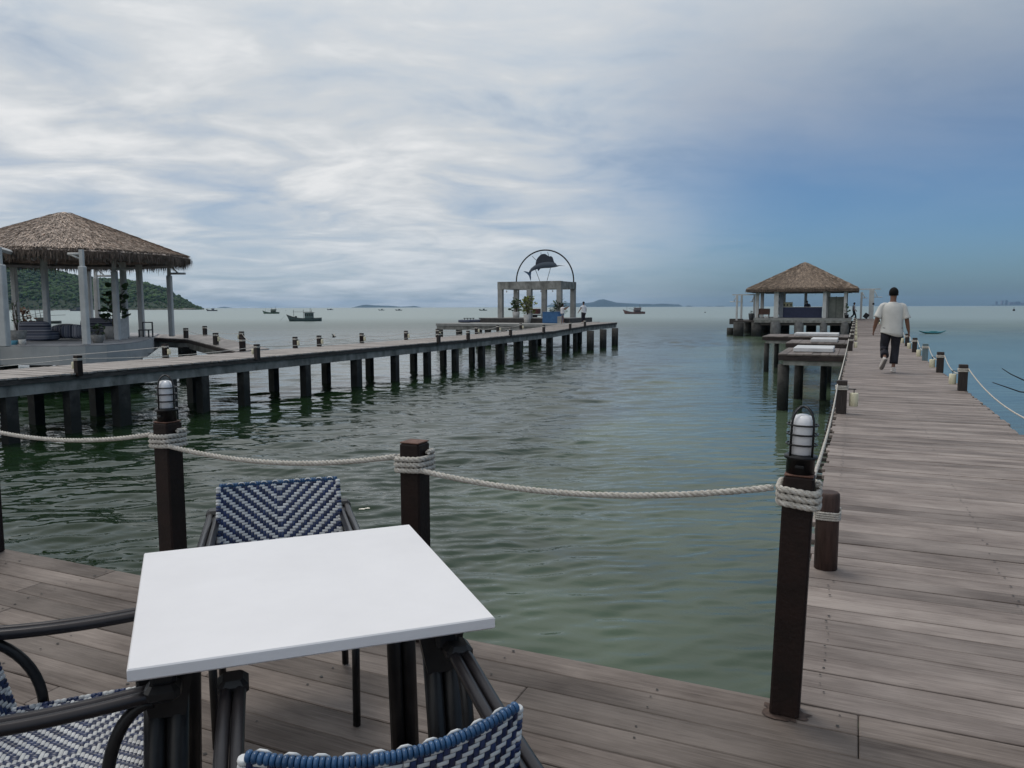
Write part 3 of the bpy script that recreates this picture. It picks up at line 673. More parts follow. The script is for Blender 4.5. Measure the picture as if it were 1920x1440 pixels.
def make_chair(loc, rz, label):
    t = thing('chair', loc, label, 'chair', rz, 'woven blue and white chairs round the white table')
    wb = 0.43                                              # width of the woven back
    zs = 0.455
    # back panel: u across (0..nu), v up from the seat
    nu, nv = 40, 34; du = wb / nu; z0, z1 = zs - 0.01, 0.768; dv = (z1 - z0) / nv
    def Pb(u, v, off=0.0):
        a = (u / nu - 0.5); f = v / nv
        x = a * wb * (1.04 - 0.04 * f); z = z0 + (z1 - z0) * f + 0.012 * (2 * a) ** 2 * f
        y = 0.085 - 0.105 * f + 0.10 * (2 * a) ** 2 * (0.4 + 0.3 * f) * 0.8
        return Vector((x, y + off, z))
    def frameb(u, v, s):
        p = Pb(u, v); e = 0.3
        n = (Pb(u + e, v) - Pb(u - e, v)).cross(Pb(u, v + e) - Pb(u, v - e)).normalized()   # faces -y (rear)
        return p + n * (0.004 * s), n * s
    mb = MB(); weave(mb, lambda u, v: frameb(u, v, -1), nu, nv, du, dv, c2=12.0)
    weave(mb, lambda u, v: frameb(u, v, 1), nu, nv, du, dv, c2=12.0)
    # dark core between the two woven faces
    mb.mi = 2; b0 = len(mb.v)
    for s in (-1, 1):
        for i in range(9):
            for j in range(7):
                p, n = frameb(nu * i / 8, nv * j / 6, s); mb.v.append(tuple(p - n * 0.0015))
        for i in range(8):
            for j in range(6): q = b0 + (0 if s < 0 else 63) + i * 7 + j; mb.face([q, q + 7, q + 8, q + 1], True)
    bk = mb.build('backrest', [WSTR, BSTR, BSTR], t)
    # wrapped rim round the back: short rolls of strand
    rm = MB()
    def rolls(path, mk, r=0.0095):
        for i in range(len(path) - 1):
            a, b = Vector(path[i]), Vector(path[i + 1]); rm.mi = mk(i)
            d = b - a; rm.tube([a + d * .04, a + d * .2, a + d * .5, a + d * .8, a + d * .96], [r * .80, r * .97, r * 1.04, r * .97, r * .80], 10)
    top = [Pb(nu * i / 50, nv + 0.3) for i in range(51)]
    rolls(top, lambda i: 0 if i % 5 in (9,) else 1)
    wt = MB()
    for s in (-1, 1):
        side = [Pb(nu / 2 + s * (nu / 2 + 0.3), nv * j / 30) for j in range(31)]
        rolls(side, lambda j: 0 if j % 4 < 2 else 2, 0.0095)
    # white stitches that cross the blue roll
    rm.mi = 0
    for i in range(1, 39, 4):
        c = Pb(nu * (i + .3) / 42, nv + 0.4); nx = Pb(nu * (i + 2.6) / 42, nv + 0.4)
        rm.tube([c + Vector((0, 0.0105, 0.002)), c.lerp(nx, .3) + Vector((0, 0.0075, 0.0078)), c.lerp(nx, .7) + Vector((0, 0.0065, 0.0082)), nx + Vector((0, .0095, 0.004))], [0.0016, 0.0026, 0.0026, 0.0016], 6)
    rm.build('rim', [WSTR, BROLL, BSTR], bk)
    # seat
    ws = 0.47; nsu, nsv = 48, 42; y0, y1 = 0.10, 0.505; ds = (y1 - y0) / nsv
    def Ps(u, v):
        a = u / nsu - 0.5; f = v / nsv; w = ws * (0.90 + 0.10 * min(1, f * 1.6))
        x = a * w; y = y0 + (y1 - y0) * f
        z = zs - 0.020 * (1 - (2 * a) ** 2) * (1 - (2 * f - 1) ** 2) * 1.0 - 0.030 * max(0, (f - 0.86) / 0.14) ** 2 + 0.0
        return Vector((x, y, z))
    def frames(u, v):
        e = .3; return Ps(u, v), (Ps(u + e, v) - Ps(u - e, v)).cross(Ps(u, v + e) - Ps(u, v - e)).normalized()
    mb = MB(); weave(mb, frames, nsu, nsv, ws / nsu, ds, c2=21.0, thick=0.0026)
    mb.mi = 2; b0 = len(mb.v)
    for i in range(11):
        for j in range(11): p, n = frames(nsu * i / 10, nsv * j / 10); mb.v.append(tuple(p))
    for i in range(10):
        for j in range(10): q = b0 + i * 11 + j; mb.face([q, q + 11, q + 12, q + 1], True)
    se = mb.build('seat', [WSTR, BSTR, BSTR], t)
    sr = MB(); edge = [Ps(nsu * i / 30, nsv) for i in range(31)]
    rm = sr
    for i in range(30):
        a, b = edge[i], edge[i + 1]; rm.mi = 0 if i % 4 < 2 else 1; rm.tube([a, a.lerp(b, .5), b], [0.0065, 0.0080, 0.0065], 8)
    for s in (0, 1):
        ed = [Ps(nsu * s, nsv * i / 30) for i in range(31)]
        for i in range(30):
            a, b = ed[i], ed[i + 1]; rm.mi = 0 if i % 4 < 2 else 1; rm.tube([a, a.lerp(b, .5), b], [0.0065, 0.0080, 0.0065], 8)
    sr.build('seat_rim', [WSTR, BSTR], se)
    # aluminium frame: legs, seat rails, double-tube arms with plastic end caps
    for s in (-1, 1):
        b = MB(); b.tube([(s * 0.228, 0.48, 0.004), (s * 0.232, 0.475, 0.43)], 0.0135, 10); b.build('leg', BLACK, t)
        b = MB(); b.tube([(s * 0.235, -0.01, 0.004), (s * 0.228, 0.03, 0.43), (s * 0.224, 0.045, 0.5)], 0.0135, 10); b.build('leg', BLACK, t)
        b = MB(); pts = []
        for k in range(15):
            f = k / 14; y = -0.055 + 0.575 * f; bow = 0.006 * math.sin(math.pi * f)
            pts.append(Vector((s * (0.242 + bow), y, 0.655 - 0.018 * math.sin(math.pi * f) + 0.012 * f)))
        for o in (-0.0135, 0.0135): b.tube([p + Vector((o, 0, 0)) for p in pts], 0.0135, 10)
        arm = b.build('armrest', GUN, t)
        for k in (0, 14):
            cp = MB(); d = -1 if k == 0 else 1
            cp.box((pts[k].x, pts[k].y + d * 0.0, pts[k].z), (0.062, 0.070, 0.036), bevel=0.011); cp.build('arm_cap', BLACK, arm)
        for (ya, yb) in ((0.50, 0.405), (0.0, 0.18)):
            b = MB(); arc = []
            for k in range(13):
                th = (math.pi / 2) * k / 12; arc.append((s * (0.242 - 0.004 * math.sin(th)), ya + (yb - ya) * math.sin(th) , 0.645 - (0.195) * (1 - math.cos(th)) ))
            b.tube(arc, 0.013, 10); b.build('arm_support', BLACK, t)
        b = MB(); b.tube([(s * 0.222, 0.04, 0.435), (s * 0.23, 0.5, 0.435)], 0.013, 8); b.build('side_rail', BLACK, t)
    b = MB(); b.tube([(-0.23, 0.5, 0.425), (0.23, 0.5, 0.425)], 0.012, 8); b.tube([(-0.222, 0.04, 0.435), (0.222, 0.04, 0.435)], 0.012, 8); b.build('cross_rail', BLACK, t)
    return t
ca = YAW
def camv(X, Z): v = RIGHT * X + FWD * Z; return (v.x, v.y, 0)
# facing direction of local +Y : rz so that (-sin rz, cos rz) = direction
def face(dx, dz):
    v = RIGHT * dx + FWD * dz; return math.atan2(-v.x, v.y)
ch = make_chair(camv(-0.905, 2.93), face(0.30, -0.95), 'blue and white woven chair on the far side of the white table')
copy_tree(ch, None, camv(-1.29, 1.58), face(0.95, 0.31), 'blue and white woven chair at the left end of the table, its seat in view')
copy_tree(ch, None, camv(-0.185, 1.125), face(-0.33, 0.945), 'blue and white woven chair nearest the camera, its curved back in view at the bottom')
#PART2
# ================================================================ long left pier
LK = [(4.0, -18.1, -.19), (35, -18.1, -.19), (48, -18.4, -.15), (56.6, -18.7, .06), (64.5, -18.85, .10)]
def lerpk(y, i):
    for a, b in zip(LK, LK[1:]):
        if y <= b[0]: f = (y - a[0]) / (b[0] - a[0]); return a[i] + (b[i] - a[i]) * max(0, f)
    return LK[-1][i]
LW = 2.75
def build_left_pier():
    t = thing('pier', (-19.5, 5, -.19), 'long left pier with concrete beams on dark piles, leading to the fish arch', 'pier')
    mb = MB(); planks(mb, 0, 0, 4.0, 64.5, 0, 0.15, 0.007, 0.04, 0.03, xfun=lambda y: (lerpk(y, 1) - LW, lerpk(y, 1)), zfun=lambda y: lerpk(y, 2), zj=0.006, gj=0.006)
    mb.build('decking', PIERL, t, world=True)
    for side in (0, 1):
        f = MB(); c = MB()
        for a, b in zip(LK, LK[1:]):
            n = max(1, int((b[0] - a[0]) / 4.0))
            for k in range(n):
                ya = a[0] + (b[0] - a[0]) * k / n; yb = a[0] + (b[0] - a[0]) * (k + 1) / n
                for (bb, dx, w, zt, hh) in ((f, 0.03, 0.07, -0.045, 0.125), (c, 0.09, 0.20, -0.172, 0.27)):
                    xs = [lerpk(q, 1) - (LW - dx if side else dx) for q in (ya, yb)]; zs = [lerpk(q, 2) + zt for q in (ya, yb)]
                    zs2 = zs; s_ = 1 if side else -1
                    P = [(xs[0], ya + .002, zs[0]), (xs[1], yb - .002, zs[1])]
                    v = []
                    for (x, y, z) in P: v += [(x, y, z), (x + s_ * w, y, z), (x + s_ * w, y, z - hh), (x, y, z - hh)]
                    i0 = len(bb.v); bb.v += v
                    for q in ((0, 3, 2, 1), (4, 5, 6, 7), (0, 1, 5, 4), (1, 2, 6, 5), (2, 3, 7, 6), (3, 0, 4, 7)): bb.face([i0 + j for j in q])
        f.build('fascia', FASCIA, t, world=True); c.build('beam', CONC, t, world=True)
    near = [28, 147, 240, 333, 394, 471, 587, 682, 754, 814, 866, 917, 955, 990, 1020, 1050, 1078, 1100]
    for px in near:
        y = on_x(px, -17.95)
        if y > 65 or y < 4: continue
        w = 0.28
        b = MB(); z = lerpk(y, 2) - 0.44
        if px in (240, 682): b.box((lerpk(y, 1) - 0.24, y, (z - 2.6) / 2), (w * 1.1, w * 1.3, z + 2.6))
        else: b.box((lerpk(y, 1) - 0.24, y, (z - 2.6) / 2), (w, w, z + 2.6), rz=U(-.04, .04))
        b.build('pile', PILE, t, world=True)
    for px in [60, 175, 358, 511, 610, 692, 775, 832, 888, 905, 940, 975, 1005, 1040]:
        y = on_x(px, -20.55)
        if y > 62 or y < 4: continue
        b = MB(); z = lerpk(y, 2) - 0.44; b.box((lerpk(y, 1) - LW + 0.3, y, (z - 2.6) / 2), (0.28, 0.28, z + 2.6)); b.build('pile', PILE, t, world=True)
    y = 7
    while y < 64:
        b = MB(); b.box((lerpk(y, 1) - LW / 2, y, lerpk(y, 2) - 0.33), (LW - .75, 0.24, 0.22)); b.build('cross_beam', CONC, t, world=True); y += 3.6
build_left_pier()
# posts on the left pier
xn, xf = -18.02, -20.72
npx = [145, 482, 823, 878.5, 961.7, 1027, 1080, 1110]
for i, px in enumerate(npx):
    y = on_x(px, -18.06); z = lerpk(y, 2); mw = 0.15
    pier_post_proto(0.15, 0.52, -1, i in (0, 1), 'short post on the left pier\'s near edge, %s from the left' % ORD[i], (lerpk(y, 1) + 0.02, y, z - 0.08), BROWN if i == 0 else DARKWOOD, 'rope posts on the left pier')
fpx = [310, 554, 599, 679, 762, 822, 898, 940, 985]
for i, px in enumerate(fpx):
    y = on_x(px, -20.75); z = lerpk(y, 2)
    pier_post_proto(0.15, 0.46, 1, True, 'short lantern post on the left pier\'s far edge, %s from the left' % ORD[i], (lerpk(y, 1) - LW + 0.08, y, z), BROWN if i in (0, 3) else DARKWOOD, 'rope posts on the left pier')
def lpos(px, x, h): y = on_x(px, x); return (lerpk(y, 1) + (0.06 if x > -19 else -LW + 0.06), y, lerpk(y, 2) + h)
thin_rope([(-18.04, 6.0, 0.25)] + [lpos(p, -18.06, 0.36) for p in npx], 'thin grey rope along the near edge of the left pier', 0.10, 0.011)
thin_rope([(-20.8, 8.0, 0.2)] + [lpos(310, -20.75, .36)], 'thin grey rope on the far edge of the left pier, beside the gazebo', 0.1, 0.011)
thin_rope([lpos(p, -20.75, 0.36) for p in fpx[1:]], 'thin grey rope along the far edge of the left pier, towards the fish arch', 0.12, 0.011)
# walkway branch to the gazebo
def build_branch():
    z0, z1 = -.185, .02
    A = at(443, 659, z0); B = at(351.7, 636, -.02); Cc = at(283, 632.5, .04); D = at(283, 626.5, .04); E_ = at(388, 628, 0.0); Fp = at(505, 653.5, z0)
    t = thing('walkway', (B.x, B.y, 0), 'short plank walkway branching from the left pier to the gazebo', 'walkway')
    mb = MB()
    def strip(a, b, c, d, n):                              # a-b near edge, d-c far edge
        for k in range(n):
            f0, f1 = k / n, (k + 1) / n - 0.04 / n
            P = [a.lerp(b, f0), a.lerp(b, f1), d.lerp(c, f1), d.lerp(c, f0)]
            if f0 and False: pass
            i0 = len(mb.v); mb.v += [tuple(p) for p in P] + [(p.x, p.y, p.z - .04) for p in P]
            for q in ((3, 2, 1, 0), (4, 5, 6, 7), (0, 1, 5, 4), (1, 2, 6, 5), (2, 3, 7, 6), (3, 0, 4, 7)): mb.face([i0 + j for j in q])
    strip(A, B, E_, Fp, 34); strip(B, Cc, D, E_, 14)
    mb.build('decking', wood_mat('walkway_wood', (0.17, 0.15, 0.14), (0.36, 0.33, 0.31), 'Y', 0.2), t, world=True)
    def skirt(name, pts, z_off, h, th, m):
        b = MB()
        for p, q in zip(pts, pts[1:]):
            d = (q - p); n = Vector((-d.y, d.x, 0)).normalized() * th
            if n.dot(Vector((-p.x, -p.y, 0))) > 0: n = -n
            i0 = len(b.v)
            for r in (p, q): b.v += [(r.x, r.y, r.z + z_off), (r.x + n.x, r.y + n.y, r.z + z_off), (r.x + n.x, r.y + n.y, r.z + z_off - h), (r.x, r.y, r.z + z_off - h)]
            for qd in ((0, 3, 2, 1), (4, 5, 6, 7), (0, 1, 5, 4), (1, 2, 6, 5), (2, 3, 7, 6), (3, 0, 4, 7)): b.face([i0 + j for j in qd])
        b.build(name, m, t, world=True)
    skirt('fascia', [A, B, Cc], -.042, .14, .06, mat('dark_fascia', (0.02, 0.014, 0.013)))
    skirt('beam', [A + Vector((-.1, .1, 0)), B + Vector((-.1, .1, 0)), Cc + Vector((-.1, .1, 0))], -.184, .26, .15, CONC)
    for (px, py) in ((338, 640), (355, 640)):
        p = at(px, py, -.1); b = MB(); b.box((p.x - .3, p.y + .4, -1.5), (0.3, 0.3, 2.2)); b.build('pile', PILE, t, world=True)
    return
build_branch()
bp = [(349, 634.5, -.02), (384.5, 629, 0.0), (405, 646.5, -.1), (453.5, 642, -.12), (455, 658.5, -.18)]
names = ['dark post on the gazebo walkway, nearest the gazebo on the near edge', 'dark post on the far edge of the gazebo walkway, nearest the gazebo', 'leaning dark lantern post midway along the near edge of the gazebo walkway',
         'dark lantern post on the far edge of the gazebo walkway, at its pier end', 'dark post where the gazebo walkway meets the left pier']
BP = []
for i, (px, py, z) in enumerate(bp):
    p = at(px, py, z); BP.append(p)
    pier_post_proto(0.17, 0.50, 1 if i == 2 else -1, i in (2, 3), names[i], tuple(p), DARKWOOD if i != 4 else BROWN, 'rope posts on the gazebo walkway')
up = Vector((0, 0, .43))
thin_rope([BP[0] + up, BP[2] + up, BP[4] + up], 'thin rope along the near edge of the gazebo walkway', 0.12, 0.010)
thin_rope([BP[1] + up, BP[3] + up, Vector(lpos(482, -20.75, .36))], 'thin rope along the far edge of the gazebo walkway', 0.16, 0.010)
# ================================================================ thatched roofs
def thatch_roof(parent, c, R, ze, zp, nsides, rot, nst, thick=0.22, fringe=0.28, m1=None, m2=None, slen=0.38, sw=0.03, square=False, cone=0.0, namey='roof'):
    """pyramid or cone of straw: solid core, straw laid down the slope, ragged fringe at the eave"""
    def rad(a):
        if nsides > 20: return R
        k = math.pi / nsides; aa = (a - rot) % (2 * k) - k; return R * math.cos(k) / math.cos(aa)
    def P(a, f, lift=0.0):                                  # f 0 at the peak, 1 at the eave
        r = rad(a) * f; return Vector((c[0] + r * math.cos(a), c[1] + r * math.sin(a), zp + (ze - zp) * (f ** (1 + cone)) + lift))
    core = MB(); n = 72; rs = []
    for f in (0.012, .2, .4, .6, .8, .93, .985, 1.0):
        dz = -0.05 * max(0, (f - .93) / .07) ** 2 if f > .93 else 0
        rs.append([P(2 * math.pi * k / n, f, dz) for k in range(n)])
    rs.append([P(2 * math.pi * k / n, 0.995, -thick) for k in range(n)])
    rs.append([P(2 * math.pi * k / n, 0.90, -thick * .9) for k in range(n)])
    rs.append([P(2 * math.pi * k / n, 0.4, -thick) for k in range(n)]); rs.append([P(2 * math.pi * k / n, 0.012, -thick) for k in range(n)])
    core.rings(rs[:8], smooth=False, cap=False); core.mi = 1; core.rings(rs[7:], smooth=False, cap=False); core.build(namey, [m1 or THATCH, m2 or THATCHD], parent, world=True)
    st = MB(); sl = (ze - zp) / R; L = math.hypot(1, sl)
    for _ in range(nst):
        a = U(0, 2 * math.pi); f = math.sqrt(U(0.0004, 1)) ; l = slen * U(.5, 1.2)
        f2 = min(1.0, f + l / (L * rad(a))); da = U(-.25, .25) * l / max(.4, R * f)
        p = P(a, max(f2 - l / (L * rad(a)), .005), U(.005, .03)); q = P(a + da, f2, U(.012, .075)); w = sw * U(.6, 1.5)
        s = Vector((-math.sin(a), math.cos(a), 0)) * w / 2; m_ = p.lerp(q, .5) + Vector((0, 0, .012))
        st.poly([p - s, m_ - s, q - s * .3, q + s * .3, m_ + s, p + s])
    st.build(namey + '_straw', m1 or THATCH, parent, world=True)
    fr = MB()
    for _ in range(int(nst * .45)):
        a = U(0, 2 * math.pi); top = P(a, U(.965, 1.012), U(-.16, .01)); l = fringe * U(.35, 1.15) * (1.4 if random.random() < .08 else 1)
        o = Vector((math.cos(a), math.sin(a), 0)); s = Vector((-math.sin(a), math.cos(a), 0)) * sw * U(.4, .9)
        q = top + o * U(-.03, .05) + s * U(-2, 2) - Vector((0, 0, l)); fr.poly([top - s, q - s * .15, q + s * .15, top + s])
    fr.build(namey + '_fringe', m2 or THATCHD, parent, world=True)
# ================================================================ gazebo on the left
def cf(X, Z, z=0.0): v = RIGHT * X + FWD * Z; return Vector((v.x, v.y, z))
def pxz(px, Z, z=0.0): return cf((px - 960) / F * Z, Z, z)      # point in column px at depth Z
GC = pxz(136, 33.3)
def build_gazebo():
    t = thing('gazebo', (GC.x, GC.y, .1), 'round thatched gazebo with white columns on a white drum beside the left pier', 'gazebo')
    rim = [pxz(-60, 27.6), pxz(0, 28.2), pxz(60, 28.0), pxz(110, 27.9), pxz(160, 28.1), pxz(200, 28.6), pxz(235, 29.6), pxz(262, 31.2), pxz(276, 32.8)]
    back = [pxz(300, 41), pxz(150, 45), pxz(-30, 43), pxz(-90, 33)]
    pl = MB(); pl.prism([(p.x, p.y) for p in rim + back], -.62, .06); pl.build('platform', PLAST, t, world=True)
    nose = [pxz(276.3, 32.9), pxz(283, 33.6), pxz(288, 35.2), pxz(290, 38), pxz(270, 38)]
    b = MB(); b.prism([(p.x, p.y) for p in nose], -.50, .055); b.build('platform_end', PLAST, t, world=True)
    lip = MB(); lip.prism([(p.x, p.y) for p in rim + back], .062, .10); lip.build('floor', mat('gazebo_floor', (.26, .255, .26), (.36, .355, .36), 2, .8), t, world=True)
    for (px, Z) in ((10, 29.5), (75, 29.5), (150, 30), (190, 31), (230, 32.5), (120, 36), (250, 37)):
        p = pxz(px, Z); b = MB(); b.box((p.x, p.y, -1.6), (.55, .55, 1.98)); b.build('pile', PILE, t, world=True)
    zt = 3.52
    def column(px, Z, w, top, lean=0.0):
        p = pxz(px, Z); b = MB(); b.lathe([(w / 2, 0), (w / 2 * .93, top - .1)], (p.x, p.y, .1), 16) if False else b.box((p.x, p.y, .1 + top / 2), (w / 1.18, w / 1.18, top), rz=YAW, bevel=.03)
        b.build('column', COLW, t, world=True); return p
    for (px, Z, w) in ((35, 35.5, .27), (92, 32.1, .255), (173, 38.2, .27), (238, 35, .27), (268, 37, .28)):
        column(px, Z, w, zt - .1)
    outer = []
    for (px, Z, w) in ((10.6, 27.2, .33), (163, 28.4, .27), (222, 32.4, .26), (187, 38.9, .25), (323.5, 36.6, .26)):
        p = column(px, Z, w, 2.88); outer.append(p)
        b = MB(); b.box((p.x, p.y, 3.28), (.13, .13, .60), rz=YAW); b.build('post_extension', COLW, t, world=True)
    # bracket arms
    for i, (p, sgn) in enumerate(((outer[4], 1), (outer[2], 1), (outer[3], 1), (outer[1], -1))):
        b = MB(); z = 3.06 if i != 3 else 3.42; r = RIGHT * sgn
        b.tube([p + Vector((0, 0, z)), p + r * (.78 if i != 3 else .5) + Vector((0, 0, z))], .05, 6)
        b.tube([p + Vector((0, 0, z + .42 if i != 3 else z - .2)), p + r * .45 + Vector((0, 0, z))], .035, 6)
        b.build('bracket', COLW, t, world=True)
    # steel beam from the nearest outer column back under the eave
    b = MB(); a = outer[0] + Vector((0, 0, 3.52)); q = pxz(75, 31.5, 3.45); b.tube([a, q], .09, 4, smooth=False); b.build('beam', COLW, t, world=True)
    b = MB(); n = 24
    b.tube([(GC.x + 4.25 * math.cos(2 * math.pi * k / n), GC.y + 4.25 * math.sin(2 * math.pi * k / n), 3.42) for k in range(n)], .11, 4, closed=True, smooth=False); b.build('ring_beam', mat('grey_beam', (.16, .155, .15), (.22, .21, .2), 3, .8), t, world=True)
    for k in range(12):
        a = 2 * math.pi * k / 12; b = MB(); b.tube([(GC.x + 4.7 * math.cos(a), GC.y + 4.7 * math.sin(a), 3.40), (GC.x, GC.y, 5.1)], .05, 5); b.build('rafter', mat('grey_beam', (.16, .155, .15)), t, world=True)
    thatch_roof(t, (GC.x, GC.y), 4.95, 3.66, 5.55, 12, .2, 15000, .26, .34, slen=.40, sw=.034)
build_gazebo()
def leafy(t, base, h, spread, n, size, m, stems=3, name='foliage', leaf_round=True, taper=0.5, stemm=None, lean=(0, 0)):
    st = MB(); lf = MB(); base = Vector(base)
    for s in range(stems):
        a = U(0, 6.28); top = base + Vector((math.cos(a) * spread * U(.1, .6) + lean[0], math.sin(a) * spread * U(.1, .6) + lean[1], h * U(.75, 1)))
        mid = base.lerp(top, .5) + Vector((U(-.08, .08), U(-.08, .08), 0)) * h
        path = [base, mid, top]; st.tube(path, [.02 * h, .014 * h, .005 * h], 5)
        for k in range(n // stems):
            f = U(.12, 1); p = (base.lerp(mid, f * 2) if f < .5 else mid.lerp(top, f * 2 - 1)); a = U(0, 6.28); r = spread * U(.15, 1) * (1 - taper * f)
            q = p + Vector((math.cos(a) * r, math.sin(a) * r, U(-.02, .12) * h)); s_ = size * U(.6, 1.2)
            st.tube([p, q], .004 * h, 3, cap=False)
            d = (q - p).normalized(); nrm = Vector((U(-.8, .8), U(-.8, .8), 1)).normalized(); sd_ = d.cross(nrm).normalized(); m8 = 7
            if leaf_round: pts = [q + d * s_ * (.5 + .5 * math.cos(2 * math.pi * j / m8)) + sd_ * s_ * .48 * math.sin(2 * math.pi * j / m8) + nrm * s_ * .1 * math.cos(4 * math.pi * j / m8) for j in range(m8)]
            else: pts = [q, q + d * s_ * .5 + sd_ * s_ * .22, q + d * s_ * 1.2 - nrm * s_ * .2, q + d * s_ * .5 - sd_ * s_ * .22]
            lf.poly(pts)
    st.build('stem', stemm or BARK, t, world=True); lf.build(name, m, t, world=True)
def pot(t, p, r0, r1, h, m):
    b = MB(); b.lathe([(r0, 0), (r0 + (r1 - r0) * .7, h * .55), (r1, h), (r1 * .9, h), (r1 * .86, h * .9), (.001, h * .88)], (0, 0, 0), 20); b.build('pot', m, t)
def potted(p, r0, r1, h, label, m=POTC, leaves=None):
    t = thing('potted_plant', tuple(p), label, 'potted plant'); pot(t, p, r0, r1, h, m)
    if leaves: leafy(t, (p[0], p[1], p[2] + h * .85), *leaves)
    return t
potted(at(213, 635, .1), .30, .39, .55, 'tall fiddle-leaf plant in a big whitewashed bowl on the gazebo floor', POTW, (1.75, .55, 78, .30, LEAF, 4))
potted(at(184, 643, .1), .16, .26, .32, 'small bushy plant in a grey bowl beside a gazebo column', POTC, (.42, .26, 70, .11, LEAF, 6))
potted(at(34, 645, .1), .20, .32, .52, 'sparse twiggy plant in a wide grey pot at the gazebo edge', POTC, (1.3, .30, 34, .08, LEAF, 4))
potted(at(48, 628, .1), .3, .42, .5, 'reddish leafy plant beside the striped sofa in the gazebo', POTC, (1.0, .4, 60, .2, mat('red_leaf', (.12, .02, .012), (.06, .07, .02), 6, .5, island=.4), 5))
b = MB(); b.box((0, 0, .45), (.36, .36, .9), bevel=.02); p = at(228, 636, .1); o = b.build('plinth', POTW); o.location = (p.x, p.y, .1); tag(o, 'white plinth beside the big plant bowl in the gazebo', 'plinth')
def stripes_mat(ax=2):
    m = bpy.data.materials.new('striped_fabric'); m.use_nodes = True; nt = m.node_tree; N = nt.nodes; L = nt.links; p = N['Principled BSDF']; p.inputs['Roughness'].default_value = .95
    tc = N.new('ShaderNodeTexCoord'); sx = N.new('ShaderNodeSeparateXYZ'); L.new(tc.outputs['Object'], sx.inputs[0])
    wv = N.new('ShaderNodeTexNoise'); wv.noise_dimensions = '1D'; wv.inputs['Scale'].default_value = 9; wv.inputs['Detail'].default_value = 1; L.new(sx.outputs[ax], wv.inputs['W'])
    cr = N.new('ShaderNodeValToRGB'); cr.color_ramp.interpolation = 'CONSTANT'; e = cr.color_ramp.elements; e[0].position = 0; e[0].color = (.035, .038, .055, 1); e[1].position = .42; e[1].color = (.10, .11, .15, 1)
    q = e.new(.5); q.color = (.30, .30, .32, 1); q = e.new(.56); q.color = (.06, .07, .11, 1); q = e.new(.63); q.color = (.16, .165, .19, 1)
    L.new(wv.outputs['Fac'], cr.inputs[0]); L.new(cr.outputs[0], p.inputs['Base Color']); return m
STR = stripes_mat(); STRV = stripes_mat(1)
def cushion(mb, c, d, M=None, pw=4):
    n = 12; T = (M or Matrix.Translation(c)); rs = []
    for i in range(1, n):
        ph = math.pi * i / n; z = math.cos(ph); sz = math.sin(ph)
        z = math.copysign(abs(z) ** .5, z); rr = sz ** .35; r = []
        for j in range(20):
            a = 2 * math.pi * j / 20; k = 1 / (abs(math.cos(a)) ** pw + abs(math.sin(a)) ** pw) ** (1 / pw); r.append(T @ Vector((d[0] / 2 * k * math.cos(a) * rr, d[1] / 2 * k * math.sin(a) * rr, d[2] / 2 * z)))
        rs.append(r)
    mb.rings(rs)
def sofa(px, Z, w, h, label, rz=YAW):
    p = pxz(px, Z, .1); t = thing('sofa', tuple(p), label, 'sofa', rz, 'striped sofas on the gazebo floor')
    b = MB(); cushion(b, (0, .1, .22), (w, .8, .42), None, 9); b.build('seat', STR, t)
    b = MB(); cushion(b, (0, -.35, h / 2 + .02), (w, .3, h), None, 9); b.build('backrest', STR, t)
    return t
s1 = sofa(78, 32.0, 1.20, .80, 'striped grey-blue sofa between the left gazebo columns')
s3 = sofa(192, 37.0, 1.5, .88, 'striped grey sofa half hidden behind the big plant bowl')
for i, (px, Z) in enumerate(((123, 33.3), (142, 32.6))):
    p = pxz(px, Z, .1); t = thing('bean_bag', tuple(p), ['dark striped bean bag slumped beside the left sofa', 'dark striped bean bag leaning behind the near gazebo column'][i], 'bean bag', YAW + math.pi / 2, 'bean bags in the gazebo')
    T = Matrix.Translation((0, 0, .36)) @ Matrix.Rotation(math.pi / 2 + (.1 if i else -.12), 4, 'Y'); b = MB(); cushion(b, None, (.60, 1.05, .75), T, 3.0); b.build('cover', STRV, t)
def lantern_frame():
    p = at(274, 632, .1); t = thing('side_chair', tuple(p), 'small grey wooden chair by the right gazebo column', 'chair', YAW)
    b = MB()
    for x in (-.22, .22): b.box((x, .2, .35), (.05, .05, .70)); b.box((x - .0, -.2, .16), (.05, .05, .32))
    b.box((0, .2, .68), (.44, .04, .05)); b.build('frame', mat('grey_wood', (.07, .075, .08)), t)
    b = MB(); b.box((0, 0, .33), (.5, .46, .05)); b.build('seat', mat('grey_wood', (.07, .075, .08)), t)
lantern_frame()
for i, (px, c, l, sh) in enumerate(((26.5, (.08, .25, .33), 'small blue cup at the foot of the wide grey pot', .16), (42.3, (.5, .48, .44), 'small cream candle pot at the foot of the wide grey pot', .2))):
    p = at(px, 646.5, .1); b = MB(); b.lathe([(.11, 0), (.12, sh * .5), (.13, sh), (.11, sh), (.10, sh * .6)], n=14); o = b.build('cup', mat('cup%d' % i if False else ('blue_cup' if i == 0 else 'cream_cup'), c)); o.location = p; tag(o, l, 'cup')
